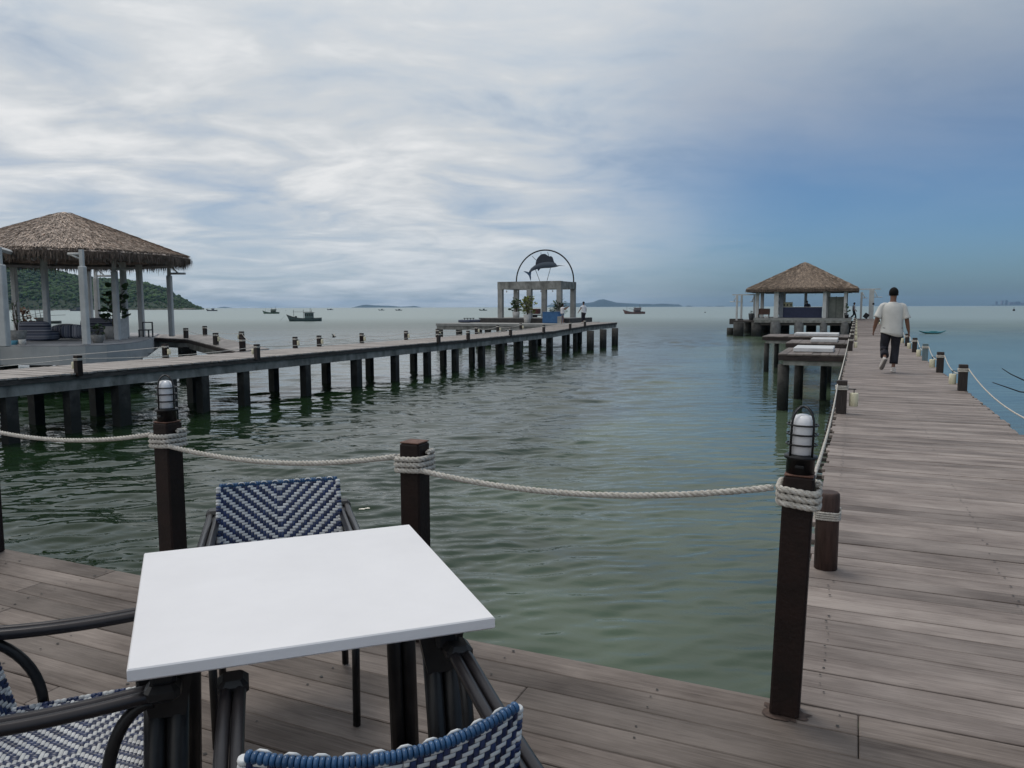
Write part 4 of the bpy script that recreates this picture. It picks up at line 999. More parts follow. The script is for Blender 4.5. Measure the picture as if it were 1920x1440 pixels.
# ================================================================ fish arch at the end of the left pier
def build_head():
    hz = .10
    t = thing('platform', (-24, 64, 0), 'low concrete platform under the fish arch, on squat round piles', 'platform')
    A = at(817, 606.5, .07); d = Vector((0, 1, 0))
    # main slab: from the left arm to the pier
    pts = [(A.x, A.y), (-18.75, A.y + .2)]
    b = MB(); x0 = A.x; y0 = A.y
    b.box(((x0 - 21.6) / 2, y0 + 5.5, -.03), (-21.6 - x0, 11, .20)); b.build('slab', PALE, t, world=True)
    b = MB(); b.box(((x0 - 21.6) / 2, y0 + .22, -.29), (-21.6 - x0 - .1, .3, .31)); b.build('edge_beam', CONC, t, world=True)
    for px in (825, 861, 898, 915, 945, 975, 1000):
        p = at(px, 612, 0); q = on_x(px, x0 + 3)
        yy = y0 + .4; 
        d_ = ray(px, 640); xx = yy * d_.x / d_.y
        b = MB(); b.lathe([(.27, -2.5), (.27, -.45)], (xx, yy, 0), 14); b.build('pile', PILE, t, world=True)
    for (px, Z) in ((1107, 57.0), (1131, 60.5), (1153, 64.0), (1063, 68), (1086, 70), (1010, 69)):
        p = pxz(px, Z); b = MB(); b.lathe([(.27, -2.5), (.27, -.32)], (p.x, p.y, 0), 16); b.build('pile', PILE, t, world=True)
    # right-hand low slab past the pier end
    pa, pb_, = pxz(1112, 58.5), pxz(1158, 66.5)
    return A
HA = build_head()
def build_arch():
    fr = pxz(1049, 67.0); fl = fr + Vector((-5.62, 0, 0)); bl = fl + Vector((0, 3.5, 0)); br = fr + Vector((0, 3.5, 0)); zb = .47; zt = 3.02
    t = thing('pergola', (fr.x, fr.y, zb), 'grey concrete pergola frame with six square columns at the left pier head', 'pergola')
    b = MB(); b.box(((fl.x + fr.x) / 2, fl.y + 1.75, .25), (8.4, 6.2, .42)); b.build('plinth', mat('dark_plinth', (.035, .033, .032), (.06, .055, .052), 3, .8), t, world=True)
    b = MB(); b.box(((fl.x + fr.x) / 2, fl.y + 1.75, .47), (8.3, 6.1, .02)); b.build('plinth_top', PALE, t, world=True)
    fm = fl.lerp(fr, .5); bm = bl.lerp(br, .5)
    for p in (fl, fm, fr, bl, bm, br):
        b = MB(); b.box((p.x, p.y, (zb + zt) / 2), (.42, .42, zt - zb)); b.build('column', PALE, t, world=True)
    for (x0, x1, y) in ((fl.x - .22, fr.x + .22, fl.y), (bl.x - .22, br.x + .22, bl.y)):
        b = MB(); b.box(((x0 + x1) / 2, y, zt + .33), (x1 - x0, .44, .66)); b.build('beam', CONC, t, world=True)
    for x in (fl.x, fr.x):
        b = MB(); b.box((x, fl.y + 1.75, zt + .325), (.44, 3.05, .63)); b.build('beam', CONC, t, world=True)
    for k in range(5):
        x = fl.x + .6 + k * 1.1; b = MB(); b.tube([(x, fl.y - .05, zt), (x, fl.y - .05, zt - .15)], .012, 4); b.lathe([(.03, -.28), (.07, -.22), (.05, -.15)], (x, fl.y - .05, zt), 8); b.build('hanging_bulb', mat('bulb_glass', (.4, .4, .38), None, 4, .2), t, world=True)
    # arch ring with struts and the sailfish
    cx = (pxz(1022, 70).x + .35); y = bl.y; r = 2.72; z0 = zt + .66
    c0 = pxz(968.5, 70.2); d0 = ray(968.5, 640); d1 = ray(1075, 640); xa = y * d0.x / d0.y; xb = y * d1.x / d1.y; cx = (xa + xb) / 2; r = (xb - xa) / 2
    ring = thing('arch_ring', (cx, y, z0), 'black steel half-ring arch standing on top of the pergola', 'arch')
    b = MB(); pts = [(-r, 0, 0)]
    for k in range(41): a = math.pi - math.pi * k / 40; pts.append((r * math.cos(a), 0, .12 + r * math.sin(a)))
    pts.append((r, 0, 0)); b.tube(pts, .065, 8); b.build('ring', BLACK, ring)
    for (p, q) in (((-.42, 0), (-.95, 1.3)), ((.2, 0), (.62, 1.45)), ((-1.22, 2.42), (-.72, 1.95)), ((-.36, 2.75), (-.35, 2.4)), ((.3, 2.78), (.42, 2.35))):
        b = MB(); b.tube([(p[0], 0, p[1]), (q[0], 0, q[1])], .024, 5); b.build('strut', BLACK, ring)
    s = 2 * r / 945.0 * 1.0        # metres per unit of the traced outline (arch width 945 units)
    def X(u): return (u - 910) * s
    def Zf(v): return (605 - v) * s
    f = thing('fish_sculpture', (cx, y - .05, z0), 'blue-black leaping sailfish sculpture inside the black arch', 'sculpture')
    prof = [(640, 478, 10), (668, 440, 16), (700, 405, 24), (760, 372, 34), (830, 352, 42), (910, 340, 47), (990, 338, 48), (1050, 340, 42), (1090, 350, 28), (1118, 360, 12), (1150, 354, 6), (1200, 357, 3.5), (1245, 362, 1.5)]
    b = MB(); rs = []
    for i, (u, v, h) in enumerate(prof):
        a = prof[max(0, i - 1)]; c = prof[min(len(prof) - 1, i + 1)]; tx, tz = c[0] - a[0], -(c[1] - a[1]); L_ = math.hypot(tx, tz); nx, nz = -tz / L_, tx / L_
        rs.append([(X(u) + nx * h * s * math.cos(q), h * s * .45 * math.sin(q), Zf(v) + nz * h * s * math.cos(q)) for q in [2 * math.pi * j / 14 for j in range(14)]])
    b.rings(rs)
    fm_ = bpy.data.materials.new('fish_paint'); fm_.use_nodes = True; nt = fm_.node_tree; N = nt.nodes
    N['Principled BSDF'].inputs['Base Color'].default_value = (.055, .075, .105, 1); N['Principled BSDF'].inputs['Roughness'].default_value = .5
    FB = mat('fish_dark', (.012, .018, .035), (.02, .03, .05), 5, .5)
    b.build('body', fm_, f)
    def plate(name, pts, th, m):
        q = MB(); q.prism([(X(u), Zf(v)) for u, v in pts], -th, th, Matrix.Rotation(math.pi / 2, 4, 'X')); q.build(name, m, f)
    plate('sail', [(765, 335), (768, 300), (785, 250), (812, 215), (850, 182), (885, 170), (925, 172), (960, 195), (985, 212), (1020, 208), (1045, 230), (1058, 268), (1068, 300), (1100, 325), (1110, 350), (1000, 315), (900, 318), (820, 335)], .035, FB)
    plate('tail_fin', [(560, 428), (600, 428), (650, 445), (668, 430), (690, 445), (684, 490), (688, 530), (682, 575), (668, 535), (655, 500), (630, 470), (600, 450)], .035, mat('fish_tail', (.03, .07, .13)))
    plate('fin', [(790, 385), (835, 385), (845, 392), (808, 430)], .025, FB)
    return t
build_arch()
# things on the pergola plinth and platform
def gp(px, py, z): return at(px, py, z)
potted(pxz(968, 69.0, .48), .26, .34, .52, 'dark green plant in a tall grey pot between the left pergola columns', POTW, (1.25, .50, 110, .26, LEAF, 5))
potted(pxz(989, 66.0, .05), .24, .34, .75, 'yellow-green plant in a tall white pot in front of the pergola', POTW, (1.55, .62, 150, .26, LEAFY, 6))
potted(pxz(1046, 67.0, .05), .3, .4, .7, 'drooping dark plant behind the blue box by the pergola', POTC, (1.35, .62, 170, .34, LEAF, 6, 'foliage', False))
p = pxz(1037, 65.0, .06); t = thing('blue_box', tuple(p), 'square blue counter box at the foot of the pergola', 'box', 0)
b = MB(); b.box((0, 0, .48), (1.45, 1.2, .90), bevel=.02); b.build('body', BLUEP, t); b = MB(); b.box((0, 0, .955), (1.5, 1.25, .045), bevel=.01); b.build('lid', BLUEP, t)
p = pxz(1050, 64.2, .06); t = thing('pedestal', tuple(p), 'short grey pedestal right of the blue box', 'pedestal'); b = MB(); b.box((0, 0, .3), (.35, .35, .6), bevel=.02); b.build('block', PALE, t)
for i, (px, Z, l) in enumerate(((880, 70, 'low black table on the platform left of the pergola'), (908, 71, 'low black table beside the left pergola plinth'))):
    p = pxz(px, Z, .08); t = thing('low_table', tuple(p), l, 'table', 0, 'low tables on the pergola platform'); b = MB(); b.box((0, 0, .36), (.75, .75, .05)); b.build('tabletop', BLACK, t)
    for sx in (-.3, .3):
        for sy in (-.3, .3): b = MB(); b.box((sx, sy, .17), (.05, .05, .33)); b.build('leg', BLACK, t)
for i, (px, Z, l) in enumerate(((873, 68.5, 'dark floor cushion at the left end of the pergola platform'), (893, 69.5, 'dark floor cushion between the two low black tables'))):
    p = pxz(px, Z, .08); b = MB(); cushion(b, (0, 0, .13), (1.3, .9, .26), None, 2.5); o = b.build('floor_cushion', mat('dark_cushion', (.05, .06, .09))); o.location = p; tag(o, l, 'cushion', 'floor cushions on the pergola platform')
p = pxz(1003, 72.5, .48); t = thing('planter_box', tuple(p), 'reddish brown crate on a low stand behind the pergola columns', 'crate'); b = MB(); b.box((0, 0, .55), (.95, .7, .5), bevel=.03); b.build('crate', mat('red_brown', (.10, .035, .03)), t); b = MB(); b.box((0, 0, .2), (1.5, .8, .1)); b.box((0, 0, .08), (.4, .3, .16)); b.build('stand', BLACK, t)
# ================================================================ far pavilion beside the right pier
def wx(px, y): d = ray(px, 640); return y * d.x / d.y         # X of column px at distance y along the pier
def build_pavilion():
    PYF = 85.0
    t = thing('pavilion', (-5, PYF, 0), 'far thatched pavilion with a navy bar on concrete piles by the right pier', 'pavilion')
    # platform and lower deck
    zt = .22
    xa, xb = wx(1412, PYF), -.45
    b = MB(); b.box(((xa + xb) / 2, PYF + 5.2, zt - .11), (xb - xa, 10.4, .22)); b.build('platform', PALE, t, world=True)
    b = MB(); b.box(((xa + xb) / 2, PYF + .12, zt - .36), (xb - xa - .1, .25, .26)); b.build('edge_beam', CONC, t, world=True)
    xl = wx(1375, PYF + 1.2)
    b = MB(); b.box(((xl + xa) / 2 + .5, PYF + 5.0, -.17), (xa - xl + .98, 8.0, .18)); b.build('lower_deck', FASCIA, t, world=True)
    b = MB(); b.box((wx(1372, PYF) , PYF + 3.0, -.22), (1.3, 1.2, .6)); b.build('lower_deck_end', FASCIA, t, world=True)
    for (px, y, w) in ((1384, PYF + .6, 1.1), (1418, PYF + .6, 1.1), (1453, PYF + .3, 1.05), (1497, PYF + .3, .95), (1543, PYF + .3, .72), (1583, PYF + .3, .8), (1369, PYF + 4.0, .8)):
        zt_ = -.27 if px < 1430 else -.15
        if px == 1369: zt_ = -.95
        b = MB(); b.lathe([(w / 2, -2.6), (w / 2, zt_)], (wx(px, y), y, 0), 14); b.build('pile', PILE if px < 1430 else mat('pile_pale', (.10, .10, .10), (.18, .18, .175), 3, .9, tide=-1.5), t, world=True)
    for px in (1403, 1435, 1470, 1520, 1565, 1590):
        y = PYF + 9.0; b = MB(); b.lathe([(.55, -2.6), (.55, -.2)], (wx(px, y), y, 0), 12); b.build('pile', PILE, t, world=True)
    b = MB(); b.box(((xa + xb) / 2, PYF + 5, -.42), (xb - xa - .4, 9.6, .25)); b.build('sub_beams', FASCIA, t, world=True)
    # columns
    ze = 2.86
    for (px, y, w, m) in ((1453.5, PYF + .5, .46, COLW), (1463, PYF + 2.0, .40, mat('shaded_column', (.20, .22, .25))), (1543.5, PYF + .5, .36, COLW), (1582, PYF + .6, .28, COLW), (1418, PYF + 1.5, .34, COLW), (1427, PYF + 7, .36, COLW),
                          (1468, PYF + 9.5, .3, COLW), (1508, PYF + 9.5, .3, COLW), (1549, PYF + 2.5, .5, COLW), (1584, PYF + 8, .3, COLW)):
        b = MB(); b.box((wx(px, y), y, (zt + ze) / 2 + .1), (w, w, ze - zt + .2), bevel=.03); b.build('column', m, t, world=True)
    b = MB(); b.box(((xa + xb) / 2, PYF + .5, ze + .12), (xb - xa - .3, .2, .2)); b.box(((xa + xb) / 2, PYF + 9.6, ze + .12), (xb - xa - .3, .2, .2)); b.build('eave_beam', mat('grey_beam', (.16, .155, .15)), t, world=True)
    # louvred wall on the right
    yw = PYF + 1.2; x0, x1 = wx(1551, yw), wx(1579, yw)
    b = MB(); b.box(((x0 + x1) / 2, yw + .1, zt + 1.10), (x1 - x0, .06, 2.15)); n = 14
    for k in range(n): b.box(None, (x1 - x0, .05, .13), M=Matrix.Translation(((x0 + x1) / 2, yw, zt + .12 + k * .15)) @ Matrix.Rotation(.4, 4, 'X'))
    b.build('louvre_wall', mat('louvre_paint', (.17, .185, .165), (.25, .265, .24), 2, .8), t, world=True)
    b = MB()
    for x in (x0, (x0 + x1) / 2, x1): b.box((x, yw - .06, zt + 1.12), (.08, .05, 2.2))
    b.build('louvre_frame', mat('louvre_frame_paint', (.10, .11, .10)), t, world=True)
    thatch_roof(t, (wx(1504, PYF + 5.0), PYF + 5.2), 7.65, 3.28, 6.25, 4, math.pi / 4, 6500, .36, .26, THATCHB, THATCHD, .55, .07)
    return xa, xb, zt
pxa, pxb, pzt = build_pavilion()
PYF = 85.0
def fpos(px, dy, z=None): return Vector((wx(px, PYF + dy), PYF + dy, pzt if z is None else z))
x0, x1 = wx(1466, PYF + 2.2), wx(1539, PYF + 2.2); t = thing('bar_counter', ((x0 + x1) / 2, PYF + 2.2, pzt), 'navy blue bar counter inside the far pavilion', 'counter')
b = MB(); b.box((0, 0, .55), (x1 - x0, .6, 1.1)); b.build('front_panel', NAVY, t); b = MB(); b.box((0, 0, 1.13), (x1 - x0 + .1, .75, .05)); b.build('counter_top', mat('pale_counter', (.35, .36, .38)), t)
p = fpos(1475, 2.2); t = thing('display_cabinet', (p.x, p.y, pzt + 1.156), 'pale yellow display box standing on the bar counter', 'cabinet'); b = MB(); b.box((0, 0, .25), (.95, .45, .50), bevel=.03); b.build('case', mat('pale_yellow', (.35, .34, .22)), t)
for q in (-.33, -.02, .33): b = MB(); b.box((q, -.235, .2), (.13, .03, .2)); b.build('opening', BLACK, t)
p = fpos(1431, 1.2); t = thing('bench', tuple(p), 'brown backed bench at the left of the far pavilion', 'bench'); b = MB(); b.box((0, .3, .68), (1.15, .12, .6), bevel=.03); b.build('backrest', mat('brown_bench', (.07, .035, .025)), t)
b = MB(); b.box((0, 0, .40), (1.15, .6, .12), bevel=.02); b.build('seat', mat('brown_bench', (.07, .035, .025)), t)
for sx in (-.5, .5): b = MB(); b.box((sx, 0, .17), (.08, .5, .34)); b.build('leg', BLACK, t)
for i, q in enumerate((1434, 1438.5)):
    p = fpos(q, .55); b = MB(); b.box((0, 0, .12), (.22 if i == 0 else .12, .2, .24), bevel=.02); o = b.build('box', POTW); o.location = p; tag(o, ['wider white box in front of the brown bench', 'narrow white box in front of the brown bench'][i], 'box', 'white boxes by the brown bench')
p = fpos(1456.5 + 2.2, 2.9); t = thing('mobile', (p.x, p.y, pzt), 'hanging string of dark and white shapes between two pavilion columns', 'hanging ornament')
b = MB(); b.tube([(0, 0, .3), (0, 0, 2.75)], .015, 4); b.build('cord', BLACK, t)
for k in range(6):
    b = MB(); b.prism([(-.14, -.1), (.02, -.14), (.14, .02), (.03, .05), (-.03, .14), (-.12, .04)] if k % 2 else [(-.13, -.12), (.12, -.1), (.1, .12), (-.1, .1)], -.02, .02, Matrix.Translation((0, 0, .55 + k * .36)) @ Matrix.Rotation(math.pi / 2, 4, 'X')); b.build('charm', BLACK if k % 2 else POTW, t)
xg = wx(1425, PYF + 1)
def white_frame(loc, posts, rail, braces, label, w=.13):
    t = thing('steel_frame', tuple(loc), label, 'frame', 0, 'white steel frames round the far pavilion'); loc = Vector(loc)
    for (x, y, ww, h) in posts: b = MB(); b.box((x, y, h / 2), (ww, ww, h)); b.build('post', COLW, t)
    b = MB(); b.box(((rail[0] + rail[1]) / 2, rail[2], rail[3]), (rail[1] - rail[0], .12, .11)); b.build('rail', COLW, t)
    for (xa, za, xb, zb, y) in braces: b = MB(); b.tube([(xa, y, za), (xb, y, zb)], .045, 5); b.build('brace', COLW, t)
pl = Vector((wx(1380, PYF + 2.2), PYF + 2.2, -.08)); 
white_frame(pl, [(0, 0, .19, 2.75), (.42, .5, .19, 2.75), (1.7, 1.0, .19, 2.72)], (-.5, 2.4, 0, 2.78), [(-.05, 2.7, -.35, 2.05, 0), (-.75, 2.02, .35, 2.02, 0), (1.65, 2.6, 1.45, 2.05, 1.0), (1.25, 2.03, 1.6, 2.03, 1.0)], 'white steel frame with brackets left of the far pavilion')
pr = Vector((wx(1612, 96), 96, 0))
white_frame(pr, [(0, 0, .22, 3.0), (1.02, -1.0, .5, 3.3)], (-1.0, 1.9, -.6, 3.32), [(.1, 2.9, .35, 2.35, 0), (.1, 2.35, .6, 2.35, 0), (1.3, 3.1, 1.6, 2.45, -1.0), (1.25, 2.42, 2.1, 2.42, -1.0)], 'white steel gate frame where the right pier reaches the far pavilion')
potted(fpos(1583 + 2, -1.6, .0) + Vector((.0, 2, .22)), .16, .22, .38, 'slender plant in a dark pot at the right corner of the far pavilion', BLACK, (1.0, .3, 26, .2, LEAF, 3))
potted(Vector((wx(1407, PYF + 2.8), PYF + 2.8, -.08)), .18, .3, .75, 'dark urn-shaped planter left of the far pavilion', mat('dark_pot', (.05, .055, .06)), (.45, .15, 12, .12, LEAF, 3))
p = Vector((wx(1622, 93), 93, 0)); t = thing('loudspeaker', tuple(p), 'black boxy shape leaning at the foot of the white gate column', 'speaker'); b = MB(); b.box(None, (.5, .45, .55), M=Matrix.Translation((0, 0, .38)) @ Matrix.Rotation(.6, 4, 'Y'), bevel=.03); b.build('case', BLACK, t)
b = MB(); b.lathe([(.001, -.13), (.1, -.09), (.13, 0), (.1, .09), (.001, .13)], n=12); b.build('ball', BLACK).location = (wx(1634.5, 94), 94, 1.68); o = col.objects[-1]; tag([q for q in col.objects if q.name.startswith('ball')][0], 'small black ball lamp hung beside the white gate column', 'lamp')
# ================================================================ boats
def hull_rings(L, B, D, bow=1.0, stern=.55, sheer=.5):
    rs = []; n = 14
    for i in range(n + 1):
        f = i / n; x = -L / 2 + L * f                        # bow at -x
        w = B / 2 * (math.sin(min(1, f * 1.7 + .03) * math.pi / 2) ** .8) * (1 - .25 * max(0, (f - .7) / .3))
        top = D * (1 + bow * max(0, 1 - f / .45) ** 2 + .18 * max(0, (f - .6) / .4)); rake = L * .09 * max(0, 1 - f / .25)
        r = []
        for j in range(9):
            a = math.pi * j / 8; y = -math.cos(a) * w; z = top - (top + .35) * math.sin(a) ** .7
            r.append((x - rake * (z / top if z > 0 else 0) + (rake * .9), y if j not in (0, 8) else y * 1.06, z))
        rs.append(r)
    return rs
def mm(n, c, r=.7): return mat(n, c, None, 3, r)
def boat(px, py, wpx, label, kind, flip=1, cols=None):
    p = at(px, py, WATER); Z = (p - Vector((0, 0, H))).dot(FWD); L = wpx / F * Z
    t = thing('fishing_boat', (p.x, p.y, WATER), label, 'boat', YAW + (0 if flip > 0 else math.pi) + .12, 'fishing boats moored in the bay')
    hc, cc, tc = cols or ((.035, .06, .06), (.10, .14, .14), (.05, .06, .06))
    key = '%02d%02d%02d' % tuple(int(v * 99) for v in hc)
    mh = mm('hull_paint_' + key, hc); mc = mm('cabin_paint_%02d%02d%02d' % tuple(int(v * 99) for v in cc), cc); mt = mm('trim_%02d%02d%02d' % tuple(int(v * 99) for v in tc), tc)
    D = L * .075
    b = MB(); b.rings(hull_rings(L, L * .26, D, 1.5), smooth=True); b.build('hull', mh, t)
    b = MB(); b.box((L * .03, 0, D * .78), (L * .78, L * .19, .03)); b.build('deck', mm('boat_deck', (.12, .11, .10)), t)
    b = MB(); n = 12
    for s in (-1, 1):
        rr = [Vector(r[0 if s < 0 else 8]) + Vector((0, 0, .01 * L)) for r in hull_rings(L, L * .262, D, 1.5)]; b.tube(rr, .008 * L, 5)
    b.build('rub_rail', mt, t)
    w = L * .16
    def cabin(x0, x1, h0, h1, nm='cabin'):
        c = MB(); c.box(((x0 + x1) / 2, 0, (h0 + h1) / 2), (x1 - x0, w, h1 - h0), bevel=.01 * L); cab = c.build(nm, mc, t)
        r = MB(); r.box(((x0 + x1) / 2, 0, h1 + .008 * L), ((x1 - x0) * 1.18, w * 1.25, .016 * L)); r.build('cabin_roof', mt, cab)
        g = MB()
        k = max(2, int((x1 - x0) / (.055 * L)))
        for i in range(k):
            x = x0 + (x1 - x0) * (i + .5) / k
            for s in (-1, 1): g.box((x, s * w / 2, h0 + (h1 - h0) * .66), ((x1 - x0) / k * .6, .02, (h1 - h0) * .3))
        g.build('window_row', BLACK, cab)
    def mast(x, z0, h, lean=0.0, r=.006): b = MB(); b.tube([(x, 0, z0), (x + lean, 0, z0 + h)], r * L, 5); b.build('mast', mt, t)
    if kind == 'trawler':
        cabin(.02 * L, .27 * L, D * .8, D + .17 * L); 
        mast(-.30 * L, D, .26 * L); mast(-.02 * L, D, .27 * L); mast(.18 * L, D + .17 * L, .15 * L); mast(.22 * L, D + .17 * L, .10 * L)
        b = MB(); b.tube([(-.33 * L, 0, D + .20 * L), (.24 * L, 0, D + .205 * L)], .004 * L, 4); b.build('boom', mt, t)
        b = MB(); b.box((-.24 * L, 0, D + .05 * L), (.06 * L, .08 * L, .06 * L), bevel=.01 * L); b.build('winch', mt, t)
        b = MB(); b.tube([(-.56 * L, 0, D * 2.0), (-.72 * L, 0, .02)], .002 * L, 3); b.build('mooring_line', mt, t)
    elif kind == 'seiner':
        cabin(.0, .30 * L, D * .8, D + .10 * L); b = MB(); b.box((.17 * L, 0, D + .155 * L), (.30 * L, w, .07 * L), bevel=.01 * L); b.build('upper_cabin', mc, t); b = MB(); b.box((.17 * L, 0, D + .20 * L), (.36 * L, w * 1.3, .015 * L)); b.build('upper_roof', mt, t)
        mast(-.33 * L, D, .27 * L); mast(.27 * L, D + .2 * L, .18 * L); mast(.31 * L, D + .2 * L, .09 * L); mast(.05 * L, D + .2 * L, .10 * L)
        b = MB(); b.tube([(-.25 * L, 0, D + .17 * L), (.05 * L, 0, D + .12 * L)], .005 * L, 4); b.build('boom', mt, t)
        b = MB(); b.box((.22 * L, 0, D + .015 * L), (.40 * L, w * 1.2, .04 * L)); b.build('net_pile', BLACK, t)
    elif kind == 'small':
        cabin(.0, .22 * L, D * .8, D + .15 * L); mast(-.36 * L, D, .22 * L); mast(.14 * L, D, .30 * L)
    else:
        cabin(-.05 * L, .22 * L, D * .8, D + .12 * L); mast(-.34 * L, D, .18 * L); mast(.20 * L, D, .26 * L)
    return t
G1 = ((.03, .055, .055), (.09, .13, .125), (.035, .045, .045)); G2 = ((.045, .10, .07), (.10, .13, .10), (.03, .04, .035)); R1 = ((.13, .075, .07), (.22, .17, .17), (.03, .02, .03)); K1 = ((.05, .055, .07), (.15, .16, .18), (.04, .045, .055))
boat(570.5, 602.3, 63, 'largest dark green fishing boat with long boom, moored in the bay', 'trawler', 1, G1)
boat(508, 588.3, 30, 'green fishing boat with tall bow post, left of the largest boat', 'seiner', 1, G2)
boat(397, 583.2, 20, 'small grey fishing boat just right of the gazebo', 'small', 1, K1)
boat(619, 581.3, 11.5, 'tiny dark boat near the horizon right of the largest boat', 'plain', 1, K1)
boat(715, 582.0, 11, 'tiny boat under the left island, left one of two', 'plain', 1, K1)
boat(747.5, 582.2, 12.5, 'tiny boat under the left island, right one of two', 'plain', 1, K1)
boat(905.5, 582.4, 15, 'small boat on the open sea left of the fish arch', 'small', 1, G1)
boat(1188.5, 588.6, 41, 'maroon and white fishing boat right of the fish arch, below the islands', 'seiner', 1, R1)
boat(143, 583.2, 25, 'dark fishing boat seen through the gazebo left of the near column', 'seiner', 1, K1)
boat(180, 580.4, 15, 'small dark boat seen between two gazebo columns', 'plain', 1, K1)
boat(204, 581.6, 15, 'small pale boat behind the gazebo plant leaves', 'plain', -1, ((.25, .27, .28), (.3, .32, .33), (.08, .09, .1)))
boat(981, 582.6, 13, 'greenish boat seen behind the pergola columns', 'small', 1, ((.05, .13, .13), (.15, .2, .2), (.05, .06, .06)))
def net_boat():
    p = at(68, 607, WATER); t = thing('fishing_boat', tuple(p), 'dark fishing boat with tall net poles behind the left sofa', 'boat', YAW + .3, 'fishing boats moored in the bay')
    b = MB(); b.rings(hull_rings(9, 2.2, .5, .8)); b.build('hull', mm('hull_paint_dark', (.03, .035, .03)), t)
    b = MB(); b.box((1.2, 0, .9), (1.8, 1.2, .8), bevel=.05); b.build('cabin', mm('cabin_dark', (.05, .05, .045)), t)
    for (x, l, h) in ((-2.2, -.6, 4.6), (-.9, -.5, 5.0), (.1, -.4, 4.8), (1.0, -.5, 4.2)):
        b = MB(); b.tube([(x, 0, .5), (x + l * .3, 0, 2.0), (x + l, .1, h)], [.10, .06, .03], 5); b.build('net_pole', mm('weathered_pole', (.08, .08, .075)), t)
    for (z0, z1, x1) in ((1.5, 1.8, 5.5), (1.5, 3.0, 4.2)): b = MB(); b.tube([(-2.2, 0, z0), (x1, 0, z1)], .045, 5); b.build('boom', mm('weathered_pole', (.08, .08, .075)), t)
net_boat()
for i, (px, py, h, l) in enumerate(((1322, 586.5, .9, 'dark buoy on the open sea left of the far pavilion'), (1901, 583, 2.2, 'faint marker pole on the sea below the distant city'), (536, 582.5, .8, 'tiny dark buoy above the largest fishing boat'), (623, 634, .45, 'small dark seabird on the sea beyond the left pier'))):
    p = at(px, py, WATER if i != 3 else -1.2)
    if i == 3:
        p = at(626, 632, -.9); t = thing('bird', tuple(p), 'small dark bird flying low over the sea beyond the left pier', 'bird', YAW)
        b = MB(); b.tube([(-.16, 0, 0), (-.06, 0, .01), (.08, 0, .02), (.2, 0, .03)], [.02, .06, .05, .01], 8); b.build('body', BLACK, t)
        for s in (-1, 1): b = MB(); b.prism([(-.04, 0), (.08, 0), (.02, .35), (-.08, .5)], -.008, .008, Matrix.Rotation(s * .6 if s > 0 else math.pi - .6, 4, 'X')); b.build('wing', BLACK, t)
    else:
        b = MB(); b.lathe([(.25 * h, -.2), (.32 * h, .2 * h), (.2 * h, .5 * h), (.05 * h, .55 * h), (.04 * h, h)], n=10); o = b.build('buoy', BLACK); o.location = p; tag(o, l, 'buoy')
def kayak():
    p = at(1748, 625.5, WATER); t = thing('kayak', tuple(p), 'teal kayak floating right of the walking man', 'kayak', YAW + .1)
    L = 3.3; rs = []
    for i in range(17):
        f = i / 16; x = -L / 2 + L * f; w = .37 * math.sin(math.pi * min(max(f, .012), .988)) ** .7; up_ = .22 * (abs(2 * f - 1) ** 3)
        rs.append([(x, w * math.cos(a), .12 + up_ + (.12 if math.sin(a) > 0 else .17) * math.sin(a) * (.3 + .7 * math.sin(math.pi * min(max(f, .012), .988)))) for a in [2 * math.pi * k / 12 for k in range(12)]])
    b = MB(); b.rings(rs); b.build('hull', mat('teal_plastic', (.015, .13, .16), (.03, .20, .24), 3, .4), t)
    b = MB(); b.lathe([(.001, .0), (.24, .0), (.28, .03), (.25, .05), (.18, .02)], (0, 0, 0), 16, M=Matrix.Translation((0.1, 0, .24)) @ Matrix.Diagonal((1.6, .9, 1, 1))); b.build('cockpit', mat('teal_light', (.08, .30, .32)), t)
    b = MB(); b.tube([(-.7, .1, .3), (.9, .3, .27)], .02, 6); b.build('paddle', mat('teal_light', (.08, .30, .32)), t)
kayak()
def sticks():
    for i, (pts, l) in enumerate((([(1879, 691, 0), (1899, 702, .05), (1922, 714, .0), (1990, 742, -.4)], 'upper dark bare branch poking in at the right edge over the sea'), ([(1861, 717, 0), (1886, 725.5, 0), (1912, 734.5, 0), (1985, 741, -.6)], 'lower dark bare branch poking in at the right edge over the sea'))):
        P = [atd(px, py, 12.0) + FWD * k for px, py, k in pts]; t = tag(bpy.data.objects.new('branch', None), l, 'branch', 'dark branches at the right edge'); col.objects.link(t); t.location = P[0]
        P.append(P[-1] + Vector((.5, .2, -1.6))); P.append(Vector((P[-1].x + .1, P[-1].y, -3)))
        b = MB(); b.tube(P, [.006, .008, .010, .014, .02, .025], 6); b.build('stick', mat('dark_bark', (.02, .02, .022), None, 9, .8), t, world=True)
sticks()
